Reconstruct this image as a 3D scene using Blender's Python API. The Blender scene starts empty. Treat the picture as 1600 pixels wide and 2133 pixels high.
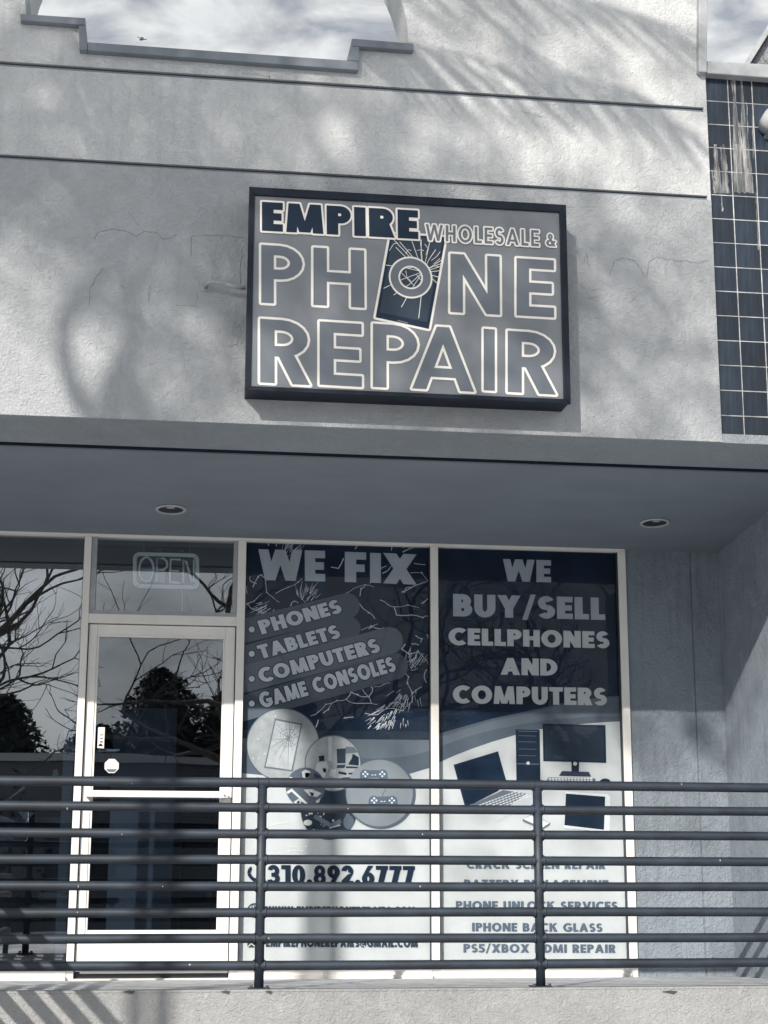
import bpy, math, random
from mathutils import Vector, Matrix
from mathutils.geometry import delaunay_2d_cdt
C = bpy.context.scene.collection
scn = bpy.context.scene
R = math.radians
rnd = random.Random(7)

# ------------------------------------------------------------------ camera, sky, sun, exposure
FPX = 3350.0
RIGHT = Vector((0.99115425, -0.13269289, 0.00242051))
UP = Vector((-0.03134383, -0.21632347, 0.97581849))
FWD = Vector((0.12896056, 0.9672625, 0.21856903))
cam_d = bpy.data.cameras.new('camera'); cam = bpy.data.objects.new('camera', cam_d); C.objects.link(cam)
cam.matrix_world = Matrix(((RIGHT.x, UP.x, -FWD.x, 0), (RIGHT.y, UP.y, -FWD.y, 0), (RIGHT.z, UP.z, -FWD.z, 0), (0, 0, 0, 1)))
cam_d.sensor_fit = 'HORIZONTAL'; cam_d.sensor_width = 36; cam_d.lens = 36 * FPX / 1600
cam_d.clip_start = 0.05; cam_d.clip_end = 3000
scn.camera = cam

SUN = Vector((-0.55, -1.0, 0.58)).normalized()
world = bpy.data.worlds.new('World'); scn.world = world; world.use_nodes = True
nt = world.node_tree; nt.nodes.clear(); N = nt.nodes.new; L = nt.links.new
sky = N('ShaderNodeTexSky'); sky.sky_type = 'NISHITA'; sky.sun_disc = False
sky.sun_elevation = math.asin(SUN.z); sky.sun_rotation = math.atan2(SUN.x, SUN.y)
hs = N('ShaderNodeHueSaturation'); hs.inputs['Saturation'].default_value = 0.30; hs.inputs['Value'].default_value = 1.0
L(sky.outputs[0], hs.inputs['Color'])
bg1 = N('ShaderNodeBackground'); bg1.inputs[1].default_value = 0.085; L(hs.outputs[0], bg1.inputs[0])
tc = N('ShaderNodeTexCoord')
mp = N('ShaderNodeMapping'); mp.inputs['Scale'].default_value = (1.0, 1.0, 2.2); mp.inputs['Location'].default_value = (3.1, 0.4, 0.9)
L(tc.outputs['Generated'], mp.inputs[0])
no = N('ShaderNodeTexNoise'); no.inputs['Scale'].default_value = 11.0; no.inputs['Detail'].default_value = 7; no.inputs['Roughness'].default_value = 0.52
no.inputs['Distortion'].default_value = 0.4
L(mp.outputs[0], no.inputs['Vector'])
cr = N('ShaderNodeValToRGB'); cr.color_ramp.elements[0].position = 0.37; cr.color_ramp.elements[1].position = 0.56
L(no.outputs[0], cr.inputs[0])
no2 = N('ShaderNodeTexNoise'); no2.inputs['Scale'].default_value = 9.0; no2.inputs['Detail'].default_value = 5
L(mp.outputs[0], no2.inputs['Vector'])
cc = N('ShaderNodeValToRGB'); cc.color_ramp.elements[0].position = 0.3; cc.color_ramp.elements[1].position = 0.68
cc.color_ramp.elements[0].color = (0.42, 0.445, 0.465, 1); cc.color_ramp.elements[1].color = (0.74, 0.735, 0.705, 1)
L(no2.outputs[0], cc.inputs[0])
bg2 = N('ShaderNodeBackground'); bg2.inputs[1].default_value = 1.0; L(cc.outputs[0], bg2.inputs[0])
mx = N('ShaderNodeMixShader'); L(cr.outputs[0], mx.inputs[0]); L(bg1.outputs[0], mx.inputs[1]); L(bg2.outputs[0], mx.inputs[2])
wo = N('ShaderNodeOutputWorld'); L(mx.outputs[0], wo.inputs[0])

sl = bpy.data.lights.new('sun', 'SUN'); sl.energy = 3.5; sl.angle = R(0.48); sl.color = (1.0, 0.915, 0.80)
so = bpy.data.objects.new('sun', sl); C.objects.link(so); so.rotation_euler = SUN.to_track_quat('Z', 'Y').to_euler()
so.location = SUN * 40
scn.view_settings.view_transform = 'Standard'; scn.view_settings.look = 'None'
scn.view_settings.exposure = 0.70; scn.view_settings.gamma = 1.0; scn.view_settings.use_curve_mapping = False
scn.cycles.max_bounces = 8; scn.cycles.transparent_max_bounces = 12
scn.cycles.use_denoising = True

# ------------------------------------------------------------------ planes measured for the place (metres, eye at the origin)
S, F, RL = 10.154, 8.055, 8.40          # shopfront, facade, railing
ZF, ZS = 2.265, 2.095                   # underside of the overhang at the facade and at the shopfront
FL_S, FL_R = -0.640, -0.578             # walkway at the shopfront and at its edge
GZ = -1.55                              # street
def ray(x, y): return FWD * FPX + RIGHT * (x - 800) - UP * (y - 1066.5)
def at(x, y, Y):
    d = ray(x, y); return Vector((d.x / d.y * Y, Y, d.z / d.y * Y))
def on_soffit(x, y):
    d = ray(x, y); k = (ZS - ZF) / (S - F); t = (ZF - k * F) / (d.z - k * d.y); return d * t

# ------------------------------------------------------------------ materials
def srgb(r, g, b):
    f = lambda v: (v / 255 / 12.92) if v <= 10 else ((v / 255 + 0.055) / 1.055) ** 2.4
    return (f(r), f(g), f(b), 1)
def mat(name, col, rough=0.6, metal=0.0, var=0.0, vscale=8.0, bump=0.0, bscale=200.0, bdist=0.002, spec=0.5, coat=0.0, stretch=(1, 1, 1), rand=0.0, vcol=None, detail=4):
    m = bpy.data.materials.new(name); m.use_nodes = True; t = m.node_tree; b = t.nodes['Principled BSDF']
    b.inputs['Base Color'].default_value = col if len(col) == 4 else (*col, 1)
    b.inputs['Roughness'].default_value = rough; b.inputs['Metallic'].default_value = metal
    b.inputs['Specular IOR Level'].default_value = spec; b.inputs['Coat Weight'].default_value = coat
    co = t.nodes.new('ShaderNodeTexCoord'); mpn = t.nodes.new('ShaderNodeMapping'); mpn.inputs['Scale'].default_value = stretch
    t.links.new(co.outputs['Object'], mpn.inputs[0])
    last = None
    if var or vcol:
        n = t.nodes.new('ShaderNodeTexNoise'); n.inputs['Scale'].default_value = vscale; n.inputs['Detail'].default_value = detail; n.inputs['Roughness'].default_value = 0.6
        t.links.new(mpn.outputs[0], n.inputs['Vector'])
        r = t.nodes.new('ShaderNodeValToRGB'); r.color_ramp.elements[0].position = 0.33; r.color_ramp.elements[1].position = 0.67
        c = list(col)[:3]
        lo = [v * (1 - var) for v in c]; hi = [min(1, v * (1 + var)) for v in c] if vcol is None else list(vcol)[:3]
        r.color_ramp.elements[0].color = (*lo, 1); r.color_ramp.elements[1].color = (*hi, 1)
        t.links.new(n.outputs[0], r.inputs[0]); last = r.outputs[0]
    if rand:
        oi = t.nodes.new('ShaderNodeObjectInfo'); mr = t.nodes.new('ShaderNodeMapRange'); mr.inputs[3].default_value = 1 - rand; mr.inputs[4].default_value = 1 + rand
        t.links.new(oi.outputs['Random'], mr.inputs[0]); hv = t.nodes.new('ShaderNodeHueSaturation'); t.links.new(mr.outputs[0], hv.inputs['Value'])
        if last: t.links.new(last, hv.inputs['Color'])
        else: hv.inputs['Color'].default_value = b.inputs['Base Color'].default_value
        last = hv.outputs[0]
    if last: t.links.new(last, b.inputs['Base Color'])
    if bump:
        n = t.nodes.new('ShaderNodeTexNoise'); n.inputs['Scale'].default_value = bscale; n.inputs['Detail'].default_value = 5; n.inputs['Roughness'].default_value = 0.65
        t.links.new(co.outputs['Object'], n.inputs['Vector'])
        bp = t.nodes.new('ShaderNodeBump'); bp.inputs['Strength'].default_value = bump; bp.inputs['Distance'].default_value = bdist
        t.links.new(n.outputs[0], bp.inputs['Height']); t.links.new(bp.outputs[0], b.inputs['Normal'])
    return m
def stucco(name, col, coarse=1.0, streak=0.12, spots=0.10, dirt=(0.3, 0.3, 0.31), relief=0.011):
    m = bpy.data.materials.new(name); m.use_nodes = True; t = m.node_tree; b = t.nodes['Principled BSDF']; N = t.nodes.new; L = t.links.new
    b.inputs['Roughness'].default_value = 0.9; b.inputs['Specular IOR Level'].default_value = 0.2
    co = N('ShaderNodeTexCoord')
    def noise(scale, det, stretch=None, rough=0.6, dist=0.0):
        n = N('ShaderNodeTexNoise'); n.inputs['Scale'].default_value = scale; n.inputs['Detail'].default_value = det; n.inputs['Roughness'].default_value = rough; n.inputs['Distortion'].default_value = dist
        if stretch:
            mpn = N('ShaderNodeMapping'); mpn.inputs['Scale'].default_value = stretch; L(co.outputs['Object'], mpn.inputs[0]); L(mpn.outputs[0], n.inputs['Vector'])
        else: L(co.outputs['Object'], n.inputs['Vector'])
        return n.outputs[0]
    def mixc(fac, a, bcol, lo, hi, amt):
        mr = N('ShaderNodeMapRange'); mr.inputs[1].default_value = lo; mr.inputs[2].default_value = hi; mr.inputs[3].default_value = 0; mr.inputs[4].default_value = amt; L(fac, mr.inputs[0])
        mxn = N('ShaderNodeMix'); mxn.data_type = 'RGBA'; L(mr.outputs[0], mxn.inputs[0])
        if isinstance(a, tuple): mxn.inputs[6].default_value = (*a[:3], 1)
        else: L(a, mxn.inputs[6])
        mxn.inputs[7].default_value = (*bcol[:3], 1); return mxn.outputs[2]
    c = tuple(col[:3])
    o = mixc(noise(1.3, 5), c, tuple(v * (1 - spots * 1.6) for v in c), 0.4, 0.7, 1.0)
    o = mixc(noise(9, 6, dist=0.6), o, tuple(min(1, v * 1.1) for v in c), 0.5, 0.75, 0.8)
    o = mixc(noise(3.0, 6, (6, 6, 0.5)), o, dirt, 0.52, 0.8, streak * 3)
    o = mixc(noise(45, 4), o, dirt, 0.62, 0.8, 0.35)
    o = mixc(noise(55, 5, None, 0.7, 2.0), o, tuple(v * 0.72 for v in c), 0.45, 0.72, 0.55)
    o = mixc(noise(160, 3, None, 0.7, 0.5), o, tuple(min(1, v * 1.25) for v in c), 0.5, 0.75, 0.5)
    L(o, b.inputs['Base Color'])
    # trowelled relief: swirls and grit
    a1 = noise(28 * coarse, 6, None, 0.62, 1.6); a2 = noise(120 * coarse, 4, None, 0.7, 0.6); a3 = noise(3.2, 3)
    ma = N('ShaderNodeMath'); ma.operation = 'MULTIPLY_ADD'; L(a1, ma.inputs[0]); ma.inputs[1].default_value = 1.6; L(a2, ma.inputs[2])
    mb = N('ShaderNodeMath'); mb.operation = 'MULTIPLY_ADD'; L(a3, mb.inputs[0]); mb.inputs[1].default_value = 2.5; L(ma.outputs[0], mb.inputs[2])
    bp = N('ShaderNodeBump'); bp.inputs['Strength'].default_value = 1.0; bp.inputs['Distance'].default_value = relief; L(mb.outputs[0], bp.inputs['Height'])
    L(bp.outputs[0], b.inputs['Normal'])
    return m
def glass(name, refl, tint=(0.75, 0.8, 0.85)):
    m = bpy.data.materials.new(name); m.use_nodes = True; t = m.node_tree; t.nodes.clear(); N = t.nodes.new; L = t.links.new
    tr = N('ShaderNodeBsdfTransparent'); tr.inputs[0].default_value = (*tint, 1)
    gl = N('ShaderNodeBsdfGlossy'); gl.inputs['Roughness'].default_value = 0.004; gl.inputs[0].default_value = (0.93, 0.96, 1, 1)
    fr = N('ShaderNodeFresnel'); fr.inputs[0].default_value = 1.5
    ad = N('ShaderNodeMath'); ad.operation = 'ADD'; ad.use_clamp = True; L(fr.outputs[0], ad.inputs[0]); ad.inputs[1].default_value = refl - 0.04
    co = N('ShaderNodeTexCoord'); n = N('ShaderNodeTexNoise'); n.inputs['Scale'].default_value = 1.6; n.inputs['Detail'].default_value = 1; L(co.outputs['Object'], n.inputs['Vector'])
    bp = N('ShaderNodeBump'); bp.inputs['Strength'].default_value = 0.25; bp.inputs['Distance'].default_value = 0.004; L(n.outputs[0], bp.inputs['Height']); L(bp.outputs[0], gl.inputs['Normal'])
    mx = N('ShaderNodeMixShader'); L(ad.outputs[0], mx.inputs[0]); L(tr.outputs[0], mx.inputs[1]); L(gl.outputs[0], mx.inputs[2])
    o = N('ShaderNodeOutputMaterial'); L(mx.outputs[0], o.inputs[0]); return m

M = {}
M['wall'] = stucco('facade_stucco', (0.65, 0.68, 0.715))
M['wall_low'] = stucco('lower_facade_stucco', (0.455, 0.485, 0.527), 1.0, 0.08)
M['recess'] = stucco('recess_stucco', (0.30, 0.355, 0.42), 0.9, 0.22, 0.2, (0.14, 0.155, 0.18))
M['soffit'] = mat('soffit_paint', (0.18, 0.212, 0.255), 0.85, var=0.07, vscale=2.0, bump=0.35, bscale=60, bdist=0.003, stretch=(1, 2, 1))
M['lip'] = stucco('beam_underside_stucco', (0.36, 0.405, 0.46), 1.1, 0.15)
M['groove'] = mat('dark_reveal', (0.045, 0.06, 0.085), 0.8)
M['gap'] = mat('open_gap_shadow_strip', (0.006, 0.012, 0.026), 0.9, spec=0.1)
M['coping'] = mat('painted_coping', (0.155, 0.18, 0.215), 0.55, var=0.16, vscale=5, bump=0.2, bscale=90)
M['coping_pale'] = mat('pale_coping', (0.30, 0.32, 0.35), 0.6, var=0.14, vscale=9, bump=0.3, bscale=120)
M['concrete'] = stucco('ledge_concrete', (0.455, 0.475, 0.50), 1.3, 0.14, 0.16)
M['slab'] = mat('walkway_concrete', (0.48, 0.50, 0.53), 0.85, var=0.22, vscale=14, bump=0.4, bscale=150)
M['rail'] = mat('railing_paint', (0.014, 0.023, 0.038), 0.55, var=0.4, vscale=14, bump=0.3, bscale=70, bdist=0.0015, stretch=(0.4, 1, 1), spec=0.55)
M['frame'] = mat('white_painted_aluminium', (0.76, 0.75, 0.73), 0.42, var=0.05, vscale=6, bump=0.06, bscale=300)
M['frame_grey'] = mat('bare_aluminium', (0.36, 0.38, 0.41), 0.4, 0.3, var=0.08, vscale=20)
M['rubber'] = mat('dark_gasket', (0.02, 0.028, 0.04), 0.7)
M['black'] = mat('sign_cabinet_paint', (0.005, 0.010, 0.022), 0.5, spec=0.25, var=0.35, vscale=12, bump=0.1, bscale=90)
M['face'] = mat('sign_face_acrylic', (0.165, 0.184, 0.212), 0.32, var=0.07, vscale=2.5, bump=0.03, bscale=4, bdist=0.01)
M['fill'] = mat('sign_letter_vinyl', (0.122, 0.142, 0.174), 0.35, var=0.05, vscale=3)
M['white'] = mat('white_vinyl', (0.76, 0.745, 0.71), 0.4)
M['ink'] = mat('dark_vinyl', (0.018, 0.031, 0.055), 0.35, spec=0.12)
M['ink2'] = mat('mid_dark_vinyl', (0.040, 0.058, 0.085), 0.4, spec=0.12)
M['print_dark'] = mat('dark_print', (0.012, 0.026, 0.055), 0.35, var=0.3, vscale=5, spec=0.15)
M['print_dark2'] = mat('dark_print_lighter', (0.030, 0.045, 0.068), 0.35, spec=0.15)
M['print_mid'] = mat('mid_print', (0.165, 0.19, 0.22), 0.4, spec=0.15)
M['print_mid2'] = mat('mid_dark_print', (0.118, 0.142, 0.175), 0.4, spec=0.15)
M['print_pale'] = mat('pale_print', (0.80, 0.81, 0.81), 0.4, var=0.06, vscale=9, spec=0.15)
M['print_grey'] = mat('grey_print', (0.58, 0.61, 0.64), 0.4, var=0.06, vscale=7, spec=0.15)
M['print_white'] = mat('white_print', (0.62, 0.625, 0.615), 0.4, var=0.05, vscale=6, spec=0.15)
M['print_ivory'] = mat('ivory_lettering', (0.80, 0.80, 0.78), 0.4, spec=0.15)
M['pic_grey'] = mat('picture_grey', (0.40, 0.41, 0.41), 0.4, var=0.12, vscale=14, spec=0.15)
M['pic_pale'] = mat('picture_pale', (0.50, 0.51, 0.51), 0.4, var=0.12, vscale=20, spec=0.15)
M['pic_dim'] = mat('picture_dim', (0.27, 0.295, 0.315), 0.4, var=0.05, vscale=6, spec=0.15)
M['shade_letter'] = mat('blue_grey_lettering', (0.12, 0.155, 0.205), 0.4, spec=0.12)
M['tile'] = mat('glazed_tile', (0.016, 0.025, 0.040), 0.2, var=0.35, vscale=14, stretch=(3, 3, 0.35), rand=0.35, bump=0.05, bscale=12, bdist=0.002)
M['grout'] = mat('grout', (0.46, 0.475, 0.49), 0.9, var=0.3, vscale=18)
M['bloom'] = mat('lime_streak', (0.40, 0.41, 0.42), 0.8, var=0.45, vscale=30, stretch=(5, 5, 0.4))
M['glass_left'] = glass('filmed_glass', 0.235, (0.50, 0.56, 0.62))
M['glass_door'] = glass('door_glass', 0.115, (0.7, 0.76, 0.82))
M['glass_top'] = glass('transom_glass', 0.12, (0.88, 0.92, 0.95))
M['glass_poster'] = glass('poster_glass', 0.008, (0.93, 0.95, 0.97))
M['metal'] = mat('brushed_metal', (0.45, 0.46, 0.48), 0.35, 0.8)
M['trim'] = mat('lamp_trim', (0.42, 0.44, 0.47), 0.4)
M['can'] = mat('lamp_can', (0.010, 0.016, 0.028), 0.6)
M['neon'] = mat('unlit_neon_tube', (0.85, 0.88, 0.90), 0.25, spec=0.8)
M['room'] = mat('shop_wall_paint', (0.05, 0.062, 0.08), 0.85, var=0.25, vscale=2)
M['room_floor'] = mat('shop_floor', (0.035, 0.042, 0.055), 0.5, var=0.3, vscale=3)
M['panel'] = mat('grey_board', (0.17, 0.20, 0.24), 0.8, var=0.1, vscale=3)
M['dark_item'] = mat('dark_goods', (0.02, 0.028, 0.04), 0.5)
M['pale_item'] = mat('pale_goods', (0.5, 0.51, 0.52), 0.6)
M['lot'] = mat('pale_bounce_concrete', (0.55, 0.56, 0.58), 0.9, var=0.3, vscale=0.6, bump=0.4, bscale=60)  # unseen ground, made pale to bounce sunlight up under the overhang
M['pave'] = mat('pavement_concrete', (0.42, 0.42, 0.41), 0.9, var=0.15, vscale=1.5)
M['bark'] = mat('bark', (0.07, 0.065, 0.06), 0.95, var=0.4, vscale=12, bump=0.5, bscale=30, bdist=0.01)
M['leaf'] = mat('leaf_green', (0.055, 0.075, 0.055), 0.6, rand=0.3)
M['hedge'] = mat('cypress_green', (0.018, 0.026, 0.022), 0.8, var=0.4, vscale=2)
M['house'] = mat('far_house_paint', (0.10, 0.11, 0.125), 0.8, var=0.15, vscale=0.6)
M['house_trim'] = mat('far_house_trim', (0.34, 0.35, 0.36), 0.8)
M['roof'] = mat('shingle', (0.17, 0.18, 0.20), 0.95, var=0.5, vscale=22, bump=0.5, bscale=25, bdist=0.02)
M['bird'] = mat('bird_feather', (0.08, 0.08, 0.085), 0.8)
M['rust'] = mat('rusty_bolt', (0.05, 0.05, 0.055), 0.7)

t_ = M['bloom'].node_tree; n_ = t_.nodes.new('ShaderNodeTexNoise'); n_.inputs['Scale'].default_value = 13; n_.inputs['Detail'].default_value = 6
mp_ = t_.nodes.new('ShaderNodeMapping'); mp_.inputs['Scale'].default_value = (2.0, 1, 0.22); c_ = t_.nodes.new('ShaderNodeTexCoord'); t_.links.new(c_.outputs['Object'], mp_.inputs[0]); t_.links.new(mp_.outputs[0], n_.inputs['Vector'])
r_ = t_.nodes.new('ShaderNodeMapRange'); r_.inputs[1].default_value = .38; r_.inputs[2].default_value = .6; r_.inputs[3].default_value = .15; r_.inputs[4].default_value = .7; t_.links.new(n_.outputs[0], r_.inputs[0]); t_.links.new(r_.outputs[0], t_.nodes['Principled BSDF'].inputs['Alpha'])
# ------------------------------------------------------------------ helpers
def tag(o, label=None, cat=None, group=None, kind=None):
    if label: o['label'] = label
    if cat: o['category'] = cat
    if group: o['group'] = group
    if kind: o['kind'] = kind
    return o
def thing(name, label, cat, loc=(0, 0, 0), group=None):
    o = bpy.data.objects.new(name, None); C.objects.link(o); o.location = loc; o.empty_display_size = 0.1
    return tag(o, label, cat, group)
def link(name, me, m, parent=None, bevel=0, smooth=False):
    if m and not me.materials: me.materials.append(M[m])
    o = bpy.data.objects.new(name, me); C.objects.link(o)
    if parent is not None:
        o.parent = parent; q = parent; off = Vector((0, 0, 0))
        while q is not None: off += q.location; q = q.parent
        o.location = -off
    if bevel:
        b = o.modifiers.new('bevel', 'BEVEL'); b.width = bevel; b.segments = 2; b.limit_method = 'ANGLE'
    if smooth:
        for p in me.polygons: p.use_smooth = True
    return o
class MB:
    def __init__(s): s.v = []; s.f = []
    def box(s, x0, x1, y0, y1, z0, z1):
        n = len(s.v); s.v += [(x0, y0, z0), (x1, y0, z0), (x1, y1, z0), (x0, y1, z0), (x0, y0, z1), (x1, y0, z1), (x1, y1, z1), (x0, y1, z1)]
        s.f += [tuple(n + i for i in q) for q in ((0, 3, 2, 1), (4, 5, 6, 7), (0, 1, 5, 4), (1, 2, 6, 5), (2, 3, 7, 6), (3, 0, 4, 7))]; return s
    def prism(s, pts, y0, y1):
        """outline pts = (x, z) list in the XZ plane, from depth y0 to y1"""
        n = len(s.v); k = len(pts)
        a = sum(pts[i][0] * pts[(i + 1) % k][1] - pts[(i + 1) % k][0] * pts[i][1] for i in range(k))
        if a < 0: pts = pts[::-1]
        s.v += [(p[0], y0, p[1]) for p in pts] + [(p[0], y1, p[1]) for p in pts]
        s.f.append(tuple(n + i for i in range(k))); s.f.append(tuple(n + k + i for i in range(k))[::-1])
        for i in range(k): j = (i + 1) % k; s.f.append((n + i, n + k + i, n + k + j, n + j))
        return s
    def tube(s, path, r, sides=10, caps=True, taper=None):
        path = [Vector(p) for p in path]; n0 = len(s.v); k = len(path)
        up = None
        for i, p in enumerate(path):
            d = (path[min(i + 1, k - 1)] - path[max(i - 1, 0)]).normalized()
            if up is None: up = Vector((0, 0, 1)) if abs(d.z) < 0.9 else Vector((1, 0, 0))
            a = d.cross(up).normalized(); up = a.cross(d).normalized()
            rr = r if taper is None else r + (taper - r) * i / (k - 1)
            if isinstance(r, list): rr = r[i]
            for j in range(sides):
                t = 2 * math.pi * j / sides; s.v.append(tuple(p + (a * math.cos(t) + up * math.sin(t)) * rr))
        for i in range(k - 1):
            for j in range(sides):
                q = (j + 1) % sides; s.f.append((n0 + i * sides + j, n0 + i * sides + q, n0 + (i + 1) * sides + q, n0 + (i + 1) * sides + j))
        if caps:
            s.f.append(tuple(n0 + j for j in range(sides))[::-1]); s.f.append(tuple(n0 + (k - 1) * sides + j for j in range(sides)))
        return s
    def mesh(s, name):
        me = bpy.data.meshes.new(name); me.from_pydata(s.v, [], s.f); me.update(); return me
    def build(s, name, m, parent=None, bevel=0, smooth=False): return link(name, s.mesh(name), m, parent, bevel, smooth)
def box(name, m, parent, x0, x1, y0, y1, z0, z1, bevel=0): return MB().box(min(x0, x1), max(x0, x1), y0, y1, min(z0, z1), max(z0, z1)).build(name, m, parent, bevel)
def pxrect(x0, y0, x1, y1, Y):
    a, b = at(x0, y0, Y), at(x1, y1, Y); return min(a.x, b.x), max(a.x, b.x), min(a.z, b.z), max(a.z, b.z)
def pts(lst, Y): return [(at(x, y, Y).x, at(x, y, Y).z) for x, y in lst]

# flat art: a union of convex outlines becomes one thin sheet
def union_sheet(name, polys, Y, m, parent, thick=0.0):
    vs = []; fs = []
    for p in polys:
        a = sum(p[i][0] * p[(i + 1) % len(p)][1] - p[(i + 1) % len(p)][0] * p[i][1] for i in range(len(p)))
        if abs(a) < 1e-9: continue
        q = p if a > 0 else p[::-1]
        fs.append(list(range(len(vs), len(vs) + len(q)))); vs += [Vector((x * 10, z * 10)) for x, z in q]
    if not fs: return None
    ov, oe, of, _, _, src = delaunay_2d_cdt(vs, [], fs, 0, 1e-6)
    of = [f for f, q in zip(of, src) if q]
    me = bpy.data.meshes.new(name)
    me.from_pydata([(v.x / 10, Y, v.y / 10) for v in ov], [], [tuple(f) for f in of]); me.update()
    return link(name, me, m, parent)
def grow(poly, o, seg=5):
    """a convex outline widened by o with round corners"""
    n = len(poly); a = sum(poly[i][0] * poly[(i + 1) % n][1] - poly[(i + 1) % n][0] * poly[i][1] for i in range(n))
    if abs(a) < 1e-12: return poly
    P = poly if a > 0 else poly[::-1]; out = []
    for i in range(n):
        p0, p1, p2 = P[i - 1], P[i], P[(i + 1) % n]
        a0 = math.atan2(-(p1[0] - p0[0]), p1[1] - p0[1]); a1 = math.atan2(-(p2[0] - p1[0]), p2[1] - p1[1])
        if math.hypot(p1[0] - p0[0], p1[1] - p0[1]) < 1e-9 or math.hypot(p2[0] - p1[0], p2[1] - p1[1]) < 1e-9: continue
        while a1 < a0: a1 += 2 * math.pi
        if a1 - a0 > math.pi + 0.01: a1 = a0
        k = seg if a1 - a0 > 0.5 else 1
        for j in range(k + 1):
            t = a0 + (a1 - a0) * j / k; out.append((p1[0] + o * math.cos(t), p1[1] + o * math.sin(t)))
    return out
def stroke(path, w, w2=None):
    """quads along a polyline"""
    out = []
    for i in range(len(path) - 1):
        (x0, y0), (x1, y1) = path[i], path[i + 1]; d = math.hypot(x1 - x0, y1 - y0)
        if d < 1e-9: continue
        nx, ny = -(y1 - y0) / d / 2, (x1 - x0) / d / 2
        wa = w if w2 is None else w + (w2 - w) * i / max(1, len(path) - 1); wb = w if w2 is None else w + (w2 - w) * (i + 1) / max(1, len(path) - 1)
        out.append([(x0 + nx * wa, y0 + ny * wa), (x0 - nx * wa, y0 - ny * wa), (x1 - nx * wb, y1 - ny * wb), (x1 + nx * wb, y1 + ny * wb)])
    return out
def disc(cx, cy, r, ry=None, n=40): ry = ry or r; return [(cx + r * math.cos(2 * math.pi * i / n), cy + ry * math.sin(2 * math.pi * i / n)) for i in range(n)]

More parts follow.
